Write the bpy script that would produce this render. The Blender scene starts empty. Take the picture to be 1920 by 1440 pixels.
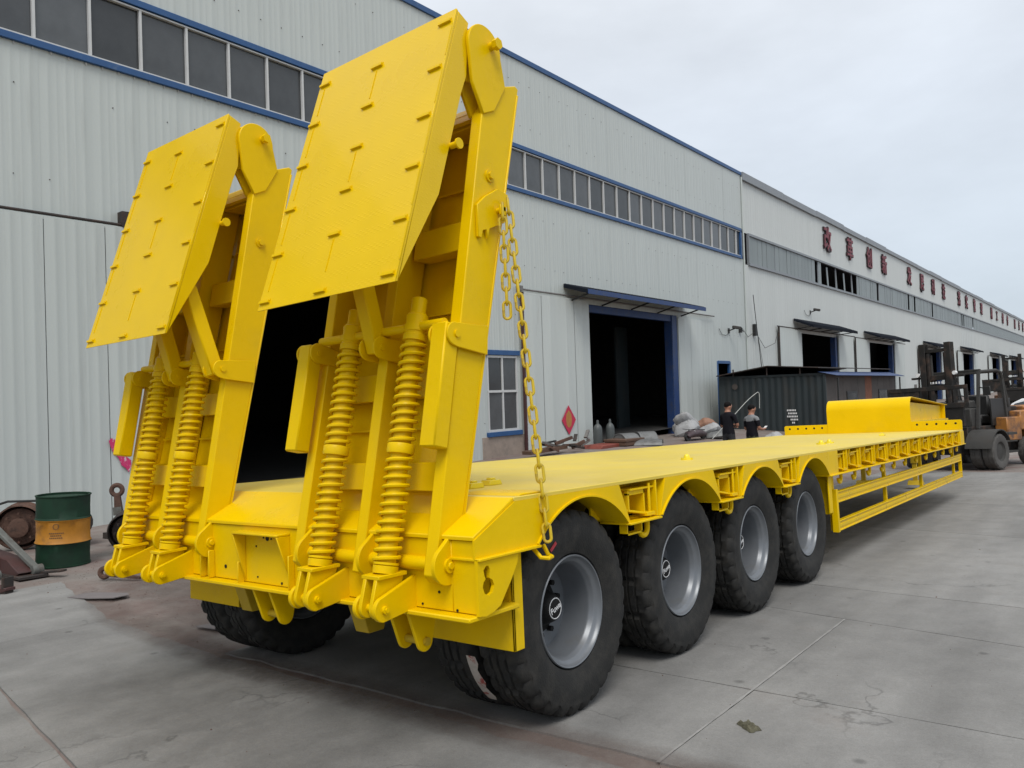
import bpy, bmesh, math, random
from mathutils import Vector, Matrix, Euler, noise as mnoise
random.seed(11)
PI = math.pi
R = math.radians
scene = bpy.context.scene
COL = scene.collection

# ------------------------------------------------------------------ camera
cam_data = bpy.data.cameras.new('camera')
cam_data.sensor_fit = 'HORIZONTAL'
cam_data.sensor_width = 36.0
cam_data.lens = 36.0 * 1458.93 / 1920.0
cam_data.clip_start = 0.05
cam_data.clip_end = 4000.0
cam = bpy.data.objects.new('camera', cam_data)
COL.objects.link(cam)
_r = Vector((0.78480454, 0.61824308, -0.04309671))
_d = Vector((-0.07172945, 0.02154157, -0.99719148))
_f = Vector((-0.61557837, 0.7856917, 0.06125216))
CAM = Vector((3.88, -2.87, 1.58))
cam.matrix_world = Matrix(((_r.x, -_d.x, -_f.x, CAM.x), (_r.y, -_d.y, -_f.y, CAM.y), (_r.z, -_d.z, -_f.z, CAM.z), (0, 0, 0, 1)))
scene.camera = cam

# ------------------------------------------------------------------ sky, sun, exposure
SUN_EL, SUN_AZ = 54.0, 143.0           # azimuth clockwise from +Y; from behind and right of the trailer
world = bpy.data.worlds.new('World')
scene.world = world
world.use_nodes = True
wn, wl = world.node_tree.nodes, world.node_tree.links
wn.clear()
out = wn.new('ShaderNodeOutputWorld')
bg = wn.new('ShaderNodeBackground')
bg.inputs['Strength'].default_value = 0.1
sky = wn.new('ShaderNodeTexSky')
sky.sky_type = 'NISHITA'
sky.sun_disc = False
sky.sun_elevation = R(SUN_EL)
sky.sun_rotation = R(SUN_AZ)
sky.air_density = 1.0
sky.dust_density = 2.0
geo = wn.new('ShaderNodeTexCoord')
sep = wn.new('ShaderNodeSeparateXYZ')
wl.new(geo.outputs['Generated'], sep.inputs[0])
ramp = wn.new('ShaderNodeValToRGB')           # overcast layer: brighter towards the zenith, as a cloud deck is
ramp.color_ramp.elements[0].position = 0.0
ramp.color_ramp.elements[0].color = (0.50, 0.575, 0.64, 1)
ramp.color_ramp.elements[1].position = 1.0
ramp.color_ramp.elements[1].color = (1.0, 1.0, 1.0, 1)
e = ramp.color_ramp.elements.new(0.35)
e.color = (0.64, 0.69, 0.755, 1)
wl.new(sep.outputs['Z'], ramp.inputs[0])
cl = wn.new('ShaderNodeTexNoise')
cl.inputs['Scale'].default_value = 3.0
cl.inputs['Detail'].default_value = 6.0
cl.inputs['Roughness'].default_value = 0.55
mp = wn.new('ShaderNodeMapping')
mp.inputs['Scale'].default_value = (1, 1, 2.5)
wl.new(geo.outputs['Generated'], mp.inputs[0])
wl.new(mp.outputs[0], cl.inputs['Vector'])
cr = wn.new('ShaderNodeMapRange')
cr.inputs['From Min'].default_value = 0.3
cr.inputs['From Max'].default_value = 0.7
cr.inputs['To Min'].default_value = 0.90
cr.inputs['To Max'].default_value = 1.09
wl.new(cl.outputs['Fac'], cr.inputs['Value'])
mul = wn.new('ShaderNodeVectorMath')
mul.operation = 'SCALE'
wl.new(ramp.outputs['Color'], mul.inputs[0])
wl.new(cr.outputs[0], mul.inputs['Scale'])
mul2 = wn.new('ShaderNodeVectorMath')
mul2.operation = 'SCALE'
mul2.inputs['Scale'].default_value = 9.0
wl.new(mul.outputs[0], mul2.inputs[0])
mixs = wn.new('ShaderNodeMix')
mixs.data_type = 'RGBA'
mixs.inputs['Factor'].default_value = 0.9
wl.new(sky.outputs[0], mixs.inputs['A'])
wl.new(mul2.outputs[0], mixs.inputs['B'])
wl.new(mixs.outputs['Result'], bg.inputs['Color'])
wl.new(bg.outputs[0], out.inputs['Surface'])

sun_d = bpy.data.lights.new('sun', 'SUN')
sun_d.energy = 1.4
sun_d.angle = R(25)
sun_d.color = (1.0, 0.96, 0.90)
sun = bpy.data.objects.new('sun', sun_d)
COL.objects.link(sun)
_az, _el = R(SUN_AZ), R(SUN_EL)
sdir = Vector((math.sin(_az) * math.cos(_el), math.cos(_az) * math.cos(_el), math.sin(_el)))
sun.rotation_euler = sdir.to_track_quat('Z', 'Y').to_euler()
sun.location = (0, 0, 30)

scene.view_settings.view_transform = 'Standard'
scene.view_settings.look = 'None'
scene.view_settings.gamma = 1.0
scene.view_settings.use_curve_mapping = False
scene.view_settings.exposure = 0.46
scene.render.engine = 'CYCLES'
try:
    scene.cycles.use_denoising = True
    scene.cycles.max_bounces = 8
except Exception:
    pass

# ------------------------------------------------------------------ materials
def mat(name, base, rough=0.6, metal=0.0, spec=0.5, coat=0.0, vary=0.0, vscale=3.0, vstretch=(1, 1, 1), dark=None, dark_scale=2.0,
        dark_lo=0.5, dark_hi=0.75, bump=0.0, bscale=60.0, rvary=0.0, coords='Object', objvary=0.0):
    m = bpy.data.materials.new(name)
    m.use_nodes = True
    n, l = m.node_tree.nodes, m.node_tree.links
    b = n['Principled BSDF']
    b.inputs['Roughness'].default_value = rough
    b.inputs['Metallic'].default_value = metal
    b.inputs['Specular IOR Level'].default_value = spec
    if coat:
        b.inputs['Coat Weight'].default_value = coat
        b.inputs['Coat Roughness'].default_value = 0.10
    tc = n.new('ShaderNodeTexCoord')
    col = None
    rgb = n.new('ShaderNodeRGB')
    rgb.outputs[0].default_value = (*base, 1)
    col = rgb.outputs[0]
    mpn = n.new('ShaderNodeMapping')
    mpn.inputs['Scale'].default_value = vstretch
    l.new(tc.outputs[coords], mpn.inputs[0])
    if vary or rvary:
        nz = n.new('ShaderNodeTexNoise')
        nz.inputs['Scale'].default_value = vscale
        nz.inputs['Detail'].default_value = 8
        nz.inputs['Roughness'].default_value = 0.62
        l.new(mpn.outputs[0], nz.inputs['Vector'])
    if vary:
        mr = n.new('ShaderNodeMapRange')
        mr.inputs['From Min'].default_value = 0.25
        mr.inputs['From Max'].default_value = 0.75
        mr.inputs['To Min'].default_value = 1 - vary
        mr.inputs['To Max'].default_value = 1 + vary
        l.new(nz.outputs['Fac'], mr.inputs['Value'])
        sc = n.new('ShaderNodeVectorMath')
        sc.operation = 'SCALE'
        l.new(col, sc.inputs[0])
        l.new(mr.outputs[0], sc.inputs['Scale'])
        col = sc.outputs[0]
    if objvary:
        oi = n.new('ShaderNodeObjectInfo')
        mr = n.new('ShaderNodeMapRange')
        mr.inputs['To Min'].default_value = 1 - objvary
        mr.inputs['To Max'].default_value = 1 + objvary
        l.new(oi.outputs['Random'], mr.inputs['Value'])
        sc = n.new('ShaderNodeVectorMath')
        sc.operation = 'SCALE'
        l.new(col, sc.inputs[0])
        l.new(mr.outputs[0], sc.inputs['Scale'])
        col = sc.outputs[0]
    if dark is not None:
        nz2 = n.new('ShaderNodeTexNoise')
        nz2.inputs['Scale'].default_value = dark_scale
        nz2.inputs['Detail'].default_value = 9
        nz2.inputs['Roughness'].default_value = 0.65
        l.new(mpn.outputs[0], nz2.inputs['Vector'])
        mr = n.new('ShaderNodeMapRange')
        mr.inputs['From Min'].default_value = dark_lo
        mr.inputs['From Max'].default_value = dark_hi
        l.new(nz2.outputs['Fac'], mr.inputs['Value'])
        mx = n.new('ShaderNodeMix')
        mx.data_type = 'RGBA'
        l.new(mr.outputs[0], mx.inputs['Factor'])
        l.new(col, mx.inputs['A'])
        mx.inputs['B'].default_value = (*dark, 1)
        col = mx.outputs['Result']
    l.new(col, b.inputs['Base Color'])
    if rvary:
        mr = n.new('ShaderNodeMapRange')
        mr.inputs['From Min'].default_value = 0.3
        mr.inputs['From Max'].default_value = 0.7
        mr.inputs['To Min'].default_value = max(0.02, rough - rvary)
        mr.inputs['To Max'].default_value = min(1, rough + rvary)
        l.new(nz.outputs['Fac'], mr.inputs['Value'])
        l.new(mr.outputs[0], b.inputs['Roughness'])
    if bump:
        nb = n.new('ShaderNodeTexNoise')
        nb.inputs['Scale'].default_value = bscale
        nb.inputs['Detail'].default_value = 4
        l.new(tc.outputs[coords], nb.inputs['Vector'])
        bp = n.new('ShaderNodeBump')
        bp.inputs['Strength'].default_value = bump
        bp.inputs['Distance'].default_value = 0.02
        l.new(nb.outputs['Fac'], bp.inputs['Height'])
        l.new(bp.outputs[0], b.inputs['Normal'])
    return m

YEL = (0.775, 0.512, 0.0005)
M = {}
M['yellow'] = mat('yellow_paint', YEL, 0.34, 0, 0.12, 0.0, vary=0.05, vscale=2.5, bump=0.09, bscale=24, rvary=0.12, dark=(0.62, 0.43, 0.025), dark_scale=1.6, dark_lo=0.50, dark_hi=0.95)
M['deck'] = mat('yellow_deck', (0.70, 0.535, 0.065), 0.48, 0, 0.5, 0.0, vary=0.04, vscale=1.2, bump=0.04, bscale=12, rvary=0.10, dark=(0.61, 0.48, 0.12), dark_scale=0.9, dark_lo=0.45, dark_hi=0.8)
M['chain'] = mat('overpainted_chain', (0.62, 0.45, 0.02), 0.45, 0.1, 0.5, dark=(0.22, 0.14, 0.05), dark_scale=18, dark_lo=0.52, dark_hi=0.72)
M['lamp_yellow'] = mat('fresh_yellow', (0.78, 0.62, 0.01), 0.3, 0, 0.5, 0.3)
M['crayon'] = mat('red_crayon', (0.35, 0.03, 0.04), 0.7)
M['rubber'] = mat('tyre_rubber', (0.018, 0.018, 0.0175), 0.72, 0, 0.3, dark=(0.046, 0.043, 0.038), dark_scale=7, dark_lo=0.45, dark_hi=0.8, bump=0.15, bscale=90)
M['rim'] = mat('rim_paint', (0.165, 0.178, 0.195), 0.36, 0.3, 0.5, vary=0.08, vscale=6, dark=(0.16, 0.16, 0.155), dark_scale=5, dark_lo=0.6, dark_hi=0.8)
M['hub'] = mat('hub_black', (0.012, 0.012, 0.012), 0.6, 0, 0.2)
M['white_print'] = mat('white_print', (0.75, 0.75, 0.75), 0.5)
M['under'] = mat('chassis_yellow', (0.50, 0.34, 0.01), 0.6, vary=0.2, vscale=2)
M['axle'] = mat('axle_black', (0.02, 0.02, 0.02), 0.55, vary=0.2)
M['clad'] = mat('grey_cladding', (0.492, 0.532, 0.517), 0.42, 0, 0.45, vary=0.035, vscale=1.3, vstretch=(1, 2.2, 0.12), objvary=0.010,
                dark=(0.34, 0.36, 0.345), dark_scale=2.6, dark_lo=0.54, dark_hi=0.95, bump=0.05, bscale=1.6)
M['clad2'] = mat('white_cladding', (0.555, 0.585, 0.572), 0.5, 0, 0.4, vary=0.04, vscale=1.0, vstretch=(1, 1.5, 0.1),
                 dark=(0.38, 0.38, 0.36), dark_scale=2.5, dark_lo=0.6, dark_hi=1.0)
M['door_white'] = mat('door_sheet_grey', (0.52, 0.56, 0.545), 0.45, 0, 0.4, vary=0.05, vscale=1.4, vstretch=(1, 2, 0.15), objvary=0.02,
                      dark=(0.30, 0.29, 0.27), dark_scale=4, dark_lo=0.62, dark_hi=1.0)
M['blue'] = mat('blue_trim', (0.018, 0.078, 0.215), 0.45, vary=0.12, vscale=3, dark=(0.12, 0.16, 0.22), dark_scale=6, dark_lo=0.6, dark_hi=0.85)
M['canopy_black'] = mat('black_sheet', (0.012, 0.015, 0.022), 0.85, 0, 0.08, vary=0.2)
M['blue_dark'] = mat('dark_blue_sheet', (0.018, 0.05, 0.16), 0.55, vary=0.2, dark=(0.05, 0.05, 0.05), dark_scale=3, dark_lo=0.5, dark_hi=0.8)
M['alu'] = mat('window_frame', (0.55, 0.56, 0.56), 0.45, vary=0.06)
M['glass'] = mat('dusty_glass', (0.070, 0.076, 0.081), 0.13, 0, 0.5, vary=0.25, vscale=1.2, rvary=0.08, objvary=0.42)
M['frp'] = mat('translucent_sheet', (0.20, 0.23, 0.23), 0.4, vary=0.1, vstretch=(1, 1, 0.2), objvary=0.10, dark=(0.10, 0.11, 0.11), dark_scale=3, dark_lo=0.55, dark_hi=0.9)
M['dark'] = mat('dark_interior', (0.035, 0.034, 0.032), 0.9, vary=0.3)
M['brick'] = mat('plinth_render', (0.30, 0.245, 0.205), 0.9, vary=0.15, vscale=4, dark=(0.20, 0.17, 0.15), dark_scale=3)
M['cap'] = mat('grey_capping', (0.23, 0.25, 0.27), 0.5, vary=0.1)
M['letter'] = mat('red_letter', (0.17, 0.010, 0.022), 0.5, vary=0.25, vscale=2)
M['letter_edge'] = mat('letter_edge', (0.035, 0.018, 0.022), 0.6)
M['black'] = mat('black_paint', (0.018, 0.018, 0.018), 0.5, vary=0.2)
M['steel'] = mat('bare_steel', (0.22, 0.21, 0.20), 0.5, 0.6, vary=0.2)
M['rust'] = mat('rusty_iron', (0.105, 0.06, 0.045), 0.85, 0, 0.3, vary=0.3, vscale=8, dark=(0.035, 0.025, 0.022), dark_scale=6, bump=0.3, bscale=40)
M['rust_dark'] = mat('greasy_iron', (0.040, 0.034, 0.032), 0.6, 0.2, 0.4, vary=0.3, vscale=8, dark=(0.09, 0.05, 0.035), dark_scale=5, bump=0.25, bscale=40)
M['scrap_grey'] = mat('grey_iron', (0.13, 0.135, 0.125), 0.65, 0.2, vary=0.2, vscale=8, dark=(0.06, 0.045, 0.035), dark_scale=7)
M['maroon'] = mat('maroon_primer', (0.065, 0.024, 0.022), 0.6, vary=0.25, vscale=5, dark=(0.03, 0.02, 0.02), dark_scale=5)
M['green'] = mat('green_drum', (0.010, 0.036, 0.020), 0.6, 0, 0.25, vary=0.2, vscale=4, dark=(0.012, 0.016, 0.014), dark_scale=3, dark_lo=0.5, dark_hi=0.8)
M['orange'] = mat('orange_drum', (0.42, 0.175, 0.012), 0.55, vary=0.2, vscale=4, dark=(0.12, 0.06, 0.02), dark_scale=4, dark_lo=0.52, dark_hi=0.75)
M['orange_body'] = mat('orange_paint', (0.36, 0.15, 0.03), 0.5, vary=0.2, vscale=2, dark=(0.09, 0.045, 0.03), dark_scale=2.2, dark_lo=0.46, dark_hi=0.62)
M['fork_dark'] = mat('forklift_grime', (0.026, 0.025, 0.024), 0.7, 0, 0.15, vary=0.3, vscale=3, dark=(0.09, 0.055, 0.04), dark_scale=3)
M['fork_grey'] = mat('forklift_grey', (0.060, 0.059, 0.057), 0.7, 0, 0.15, vary=0.25, vscale=3, dark=(0.05, 0.045, 0.04), dark_scale=3)
M['car_white'] = mat('car_white', (0.72, 0.73, 0.74), 0.3, 0, 0.5, 0.5)
M['car_glass'] = mat('car_glass', (0.04, 0.05, 0.06), 0.06)
M['chrome'] = mat('chrome', (0.5, 0.5, 0.5), 0.15, 0.9)
M['container'] = mat('container_green', (0.018, 0.027, 0.030), 0.6, vary=0.2, vscale=1.2, vstretch=(1, 1, 0.3), dark=(0.035, 0.035, 0.032), dark_scale=2)
M['shed_brown'] = mat('shed_boards', (0.075, 0.062, 0.055), 0.7, vary=0.25, vscale=2, objvary=0.15, dark=(0.04, 0.035, 0.03), dark_scale=2)
M['rust_panel'] = mat('rust_patch', (0.20, 0.075, 0.04), 0.8, vary=0.3, vscale=5)
M['sack_white'] = mat('white_woven_sack', (0.34, 0.345, 0.35), 0.7, vary=0.15, vscale=9, bump=0.4, bscale=25, dark=(0.2, 0.2, 0.2), dark_scale=6, dark_lo=0.55, dark_hi=0.8)
M['sack_orange'] = mat('orange_woven_sack', (0.27, 0.145, 0.095), 0.7, vary=0.2, vscale=9, bump=0.4, bscale=25)
M['tarp_dark'] = mat('dark_cover', (0.055, 0.035, 0.04), 0.5, vary=0.3, vscale=6, bump=0.3, bscale=20)
M['grey_tank'] = mat('grey_tank', (0.16, 0.165, 0.165), 0.5, 0.1, vary=0.15, vscale=3, dark=(0.08, 0.075, 0.07), dark_scale=4)
M['cylinder'] = mat('gas_cylinder', (0.075, 0.085, 0.085), 0.45, vary=0.15)
M['red_box'] = mat('red_case', (0.20, 0.045, 0.03), 0.6, vary=0.2)
M['brown_box'] = mat('brown_case', (0.10, 0.055, 0.035), 0.7, vary=0.2)
M['paper_red'] = mat('red_paper', (0.50, 0.025, 0.07), 0.6, vary=0.15, vscale=12)
M['paper_gold'] = mat('gold_paper', (0.42, 0.20, 0.05), 0.6, vary=0.15, vscale=8)
M['paper_pink'] = mat('pink_paper', (0.55, 0.03, 0.14), 0.5, vary=0.1, vscale=30, dark=(0.65, 0.45, 0.5), dark_scale=14, dark_lo=0.55, dark_hi=0.62)
M['card'] = mat('grey_cardboard', (0.16, 0.145, 0.145), 0.9, vary=0.1, vscale=6)
M['skin'] = mat('skin', (0.36, 0.17, 0.11), 0.55)
M['hair'] = mat('black_hair', (0.006, 0.005, 0.005), 0.8, 0, 0.15)
M['shirt_dark'] = mat('dark_shirt', (0.012, 0.012, 0.016), 0.9, 0, 0.1, vary=0.2, vscale=12)
M['shirt_grey'] = mat('grey_yoke', (0.20, 0.21, 0.22), 0.85, vary=0.1, vscale=12)
M['trousers'] = mat('dark_trousers', (0.018, 0.019, 0.024), 0.85)
M['trousers_g'] = mat('olive_trousers', (0.05, 0.06, 0.035), 0.85)
M['rag'] = mat('dirty_rag', (0.09, 0.085, 0.055), 0.9, vary=0.5, vscale=30, bump=0.4, bscale=60)
M['hose'] = mat('pale_hose', (0.45, 0.46, 0.44), 0.5)

# chequer-plate paint: small raised lozenges in two directions
def tread_mat():
    m = mat('yellow_tread_plate', YEL, 0.30, 0, 0.15, 0.25, vary=0.06, vscale=2.0, rvary=0.07)
    n, l = m.node_tree.nodes, m.node_tree.links
    tc = n.new('ShaderNodeTexCoord')
    hs = []
    for a in (45, -45):
        mp_ = n.new('ShaderNodeMapping')
        mp_.inputs['Rotation'].default_value = (0, R(a), 0)
        mp_.inputs['Scale'].default_value = (30, 30, 58)
        l.new(tc.outputs['Object'], mp_.inputs[0])
        w = n.new('ShaderNodeTexVoronoi')
        w.feature = 'F1'
        w.inputs['Scale'].default_value = 1.0
        w.inputs['Randomness'].default_value = 0.0
        l.new(mp_.outputs[0], w.inputs['Vector'])
        mr = n.new('ShaderNodeMapRange')
        mr.inputs['From Min'].default_value = 0.20
        mr.inputs['From Max'].default_value = 0.34
        mr.inputs['To Min'].default_value = 1
        mr.inputs['To Max'].default_value = 0
        l.new(w.outputs['Distance'], mr.inputs['Value'])
        hs.append(mr.outputs[0])
    mx = n.new('ShaderNodeMath')
    mx.operation = 'MAXIMUM'
    l.new(hs[0], mx.inputs[0])
    l.new(hs[1], mx.inputs[1])
    bp = n.new('ShaderNodeBump')
    bp.inputs['Strength'].default_value = 0.15
    bp.inputs['Distance'].default_value = 0.003
    l.new(mx.outputs[0], bp.inputs['Height'])
    l.new(bp.outputs[0], n['Principled BSDF'].inputs['Normal'])
    return m
M['tread'] = tread_mat()

# concrete yard: tonal clouds, tyre streaks along the yard, reddish dust, fine grit
def concrete_mat(name, base, dust, dust_lo, dust_hi, obj):
    m = bpy.data.materials.new(name)
    m.use_nodes = True
    n, l = m.node_tree.nodes, m.node_tree.links
    b = n['Principled BSDF']
    b.inputs['Specular IOR Level'].default_value = 0.3
    tc = n.new('ShaderNodeTexCoord')
    def nz(scale, stretch=(1, 1, 1), detail=8, rough=0.6, rot=0):
        mp_ = n.new('ShaderNodeMapping')
        mp_.inputs['Scale'].default_value = stretch
        mp_.inputs['Rotation'].default_value = (0, 0, R(rot))
        l.new(tc.outputs['Object'], mp_.inputs[0])
        t = n.new('ShaderNodeTexNoise')
        t.inputs['Scale'].default_value = scale
        t.inputs['Detail'].default_value = detail
        t.inputs['Roughness'].default_value = rough
        l.new(mp_.outputs[0], t.inputs['Vector'])
        return t.outputs['Fac']
    def rng(v, a, b_, c, d):
        r_ = n.new('ShaderNodeMapRange')
        r_.inputs['From Min'].default_value = a
        r_.inputs['From Max'].default_value = b_
        r_.inputs['To Min'].default_value = c
        r_.inputs['To Max'].default_value = d
        l.new(v, r_.inputs['Value'])
        return r_.outputs[0]
    def mulm(a, b_):
        t = n.new('ShaderNodeMath')
        t.operation = 'MULTIPLY'
        l.new(a, t.inputs[0])
        l.new(b_, t.inputs[1])
        return t.outputs[0]
    k = rng(nz(0.45), 0.3, 0.7, 0.92, 1.08)
    k = mulm(k, rng(nz(3.5), 0.3, 0.7, 0.90, 1.10))
    k = mulm(k, rng(nz(1.6, (1.0, 0.16, 1), 6, 0.6, -14), 0.36, 0.66, 0.80, 1.06))
    k = mulm(k, rng(nz(150, detail=3, rough=0.8), 0.3, 0.7, 0.84, 1.16))
    k = mulm(k, rng(nz(38, detail=4, rough=0.8), 0.3, 0.7, 0.93, 1.07))
    k = mulm(k, rng(nz(9, detail=10, rough=0.75), 0.62, 0.74, 1.0, 0.72))
    # hairline cracks: warped cell edges, broken up by a second noise
    wv = n.new('ShaderNodeTexNoise')
    wv.inputs['Scale'].default_value = 1.1
    wv.inputs['Detail'].default_value = 6
    l.new(tc.outputs['Object'], wv.inputs['Vector'])
    va = n.new('ShaderNodeVectorMath')
    va.operation = 'SCALE'
    va.inputs['Scale'].default_value = 1.6
    l.new(wv.outputs['Color'], va.inputs[0])
    vb = n.new('ShaderNodeVectorMath')
    l.new(tc.outputs['Object'], vb.inputs[0])
    l.new(va.outputs[0], vb.inputs[1])
    vo = n.new('ShaderNodeTexVoronoi')
    vo.feature = 'DISTANCE_TO_EDGE'
    vo.inputs['Scale'].default_value = 0.42
    l.new(vb.outputs[0], vo.inputs['Vector'])
    crack = rng(vo.outputs['Distance'], 0.0, 0.006, 0.38, 0.0)
    part = rng(nz(0.8, detail=2), 0.50, 0.58, 0.0, 1.0)
    cm = mulm(crack, part)
    inv = n.new('ShaderNodeMath')
    inv.operation = 'SUBTRACT'
    inv.inputs[0].default_value = 1.0
    l.new(cm, inv.inputs[1])
    k = mulm(k, inv.outputs[0])
    # small oil spots
    vs_ = n.new('ShaderNodeTexVoronoi')
    vs_.inputs['Scale'].default_value = 1.7
    l.new(tc.outputs['Object'], vs_.inputs['Vector'])
    spot = rng(vs_.outputs['Distance'], 0.03, 0.07, 0.62, 1.0)
    k = mulm(k, spot)
    if obj:
        oi = n.new('ShaderNodeObjectInfo')
        k = mulm(k, rng(oi.outputs['Random'], 0, 1, 0.95, 1.05))
    sc = n.new('ShaderNodeVectorMath')
    sc.operation = 'SCALE'
    sc.inputs[0].default_value = base
    l.new(k, sc.inputs['Scale'])
    mx = n.new('ShaderNodeMix')
    mx.data_type = 'RGBA'
    l.new(rng(nz(0.9, detail=9, rough=0.7), dust_lo, dust_hi, 0, 0.75), mx.inputs['Factor'])
    l.new(sc.outputs[0], mx.inputs['A'])
    mx.inputs['B'].default_value = (*dust, 1)
    l.new(mx.outputs['Result'], b.inputs['Base Color'])
    l.new(rng(nz(2.0), 0.3, 0.7, 0.62, 0.9), b.inputs['Roughness'])
    bp = n.new('ShaderNodeBump')
    bp.inputs['Strength'].default_value = 0.25
    bp.inputs['Distance'].default_value = 0.01
    l.new(nz(45, detail=6), bp.inputs['Height'])
    l.new(bp.outputs[0], b.inputs['Normal'])
    return m
M['slab'] = concrete_mat('concrete_slab', (0.222, 0.220, 0.213), (0.165, 0.140, 0.125), 0.58, 0.85, True)
M['yard'] = concrete_mat('dusty_yard', (0.235, 0.215, 0.198), (0.155, 0.100, 0.088), 0.40, 0.62, False)
M['sealant'] = mat('pale_joint_filler', (0.26, 0.258, 0.25), 0.9, vary=0.3, vscale=6)

# thin dust that fades out along its edges
def dust_mat(name, col, lo, hi, top=.7):
    m = bpy.data.materials.new(name)
    m.use_nodes = True
    n, l = m.node_tree.nodes, m.node_tree.links
    b = n['Principled BSDF']
    b.inputs['Roughness'].default_value = 0.95
    b.inputs['Specular IOR Level'].default_value = 0.1
    b.inputs['Base Color'].default_value = (*col, 1)
    at = n.new('ShaderNodeAttribute')
    at.attribute_name = 'cover'
    tc = n.new('ShaderNodeTexCoord')
    nz = n.new('ShaderNodeTexNoise')
    nz.inputs['Scale'].default_value = 5.0
    nz.inputs['Detail'].default_value = 10
    nz.inputs['Roughness'].default_value = 0.72
    l.new(tc.outputs['Object'], nz.inputs['Vector'])
    ad = n.new('ShaderNodeMath')
    ad.operation = 'MULTIPLY'
    l.new(nz.outputs['Fac'], ad.inputs[0])
    l.new(at.outputs['Fac'], ad.inputs[1])
    mr = n.new('ShaderNodeMapRange')
    mr.inputs['From Min'].default_value = lo
    mr.inputs['From Max'].default_value = hi
    mr.inputs['To Max'].default_value = top
    l.new(ad.outputs[0], mr.inputs['Value'])
    l.new(mr.outputs[0], b.inputs['Alpha'])
    return m
M['red_dust'] = dust_mat('red_brick_dust', (0.140, 0.108, 0.096), .14, .58, .45)
M['black_stain'] = dust_mat('oil_film', (0.090, 0.088, 0.085), .12, .80, .30)

# ------------------------------------------------------------------ mesh helpers
class MB:
    def __init__(s):
        s.v, s.f, s.m = [], [], []
        s.cur = 0
    def add(s, vs, fs, T=None):
        k = len(s.v)
        for p in vs:
            p = Vector(p)
            s.v.append(T @ p if T is not None else p)
        for f in fs:
            s.f.append([i + k for i in f])
            s.m.append(s.cur)
        return s
    def box(s, x0, x1, y0, y1, z0, z1, T=None):
        vs = [(x0, y0, z0), (x1, y0, z0), (x1, y1, z0), (x0, y1, z0), (x0, y0, z1), (x1, y0, z1), (x1, y1, z1), (x0, y1, z1)]
        return s.add(vs, [(0, 3, 2, 1), (4, 5, 6, 7), (0, 1, 5, 4), (1, 2, 6, 5), (2, 3, 7, 6), (3, 0, 4, 7)], T)
    def prism(s, poly, ax, a, b, T=None):
        if a > b:
            a, b = b, a
        def P(u, w, t):
            return (t, u, w) if ax == 'x' else ((u, t, w) if ax == 'y' else (u, w, t))
        area = sum(poly[i][0] * poly[(i + 1) % len(poly)][1] - poly[(i + 1) % len(poly)][0] * poly[i][1] for i in range(len(poly)))
        ccw = area > 0
        if ax == 'y':
            ccw = not ccw
        pl = list(poly) if ccw else list(poly)[::-1]
        n = len(pl)
        vs = [P(u, w, a) for u, w in pl] + [P(u, w, b) for u, w in pl]
        fs = [list(range(n))[::-1], list(range(n, 2 * n))]
        for i in range(n):
            j = (i + 1) % n
            fs.append((i, j, n + j, n + i))
        return s.add(vs, fs, T)
    def tube(s, path, r, n=8, closed=False, T=None, rs=None):
        P = [Vector(p) for p in path]
        k = len(P)
        vs, fs = [], []
        up = None
        for i in range(k):
            if closed:
                t = P[(i + 1) % k] - P[i - 1]
            else:
                t = P[min(i + 1, k - 1)] - P[max(i - 1, 0)]
            t.normalize()
            if up is None:
                up = t.orthogonal().normalized()
            else:
                up = (up - t * up.dot(t)).normalized()
            w = t.cross(up)
            rr = rs[i] if rs else r
            for j in range(n):
                a = 2 * PI * j / n
                vs.append(P[i] + (up * math.cos(a) + w * math.sin(a)) * rr)
        for i in range(k if closed else k - 1):
            for j in range(n):
                a, b = i * n + j, i * n + (j + 1) % n
                c, d = ((i + 1) % k) * n + (j + 1) % n, ((i + 1) % k) * n + j
                fs.append((a, b, c, d))
        if not closed:
            fs.append(list(range(n))[::-1])
            fs.append([(k - 1) * n + j for j in range(n)])
        return s.add(vs, fs, T)
    def cyl(s, p0, p1, r, n=16, r1=None, T=None):
        return s.tube([p0, p1], r, n, rs=[r, r if r1 is None else r1], T=T)
    def lathe(s, prof, n=32, T=None, closed=False):        # prof: (radius, height) about Z
        vs, fs = [], []
        k = len(prof)
        for j in range(n):
            a = 2 * PI * j / n
            for r_, h in prof:
                vs.append((r_ * math.cos(a), r_ * math.sin(a), h))
        for j in range(n):
            j2 = (j + 1) % n
            for i in range(k if closed else k - 1):
                i2 = (i + 1) % k
                fs.append((j * k + i, j2 * k + i, j2 * k + i2, j * k + i2))
        return s.add(vs, fs, T)
    def beam(s, p0, p1, w, h, up=(0, 0, 1), T=None):       # rectangular bar from p0 to p1
        p0, p1 = Vector(p0), Vector(p1)
        t = (p1 - p0).normalized()
        upv = Vector(up)
        sd = t.cross(upv)
        if sd.length < 1e-5:
            sd = t.orthogonal()
        sd.normalize()
        u = sd.cross(t).normalized()
        vs = []
        for p in (p0, p1):
            for a, b in ((-1, -1), (1, -1), (1, 1), (-1, 1)):
                vs.append(p + sd * (a * w / 2) + u * (b * h / 2))
        return s.add(vs, [(3, 2, 1, 0), (4, 5, 6, 7), (0, 1, 5, 4), (1, 2, 6, 5), (2, 3, 7, 6), (3, 0, 4, 7)], T)
    def mesh(s, name, mats):
        me = bpy.data.meshes.new(name)
        me.from_pydata([tuple(v) for v in s.v], [], s.f)
        for m_ in mats:
            me.materials.append(m_)
        if len(mats) > 1:
            me.polygons.foreach_set('material_index', s.m)
        me.polygons.foreach_set('use_smooth', [True] * len(me.polygons))
        me.set_sharp_from_angle(angle=R(38))
        me.update()
        return me

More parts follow.
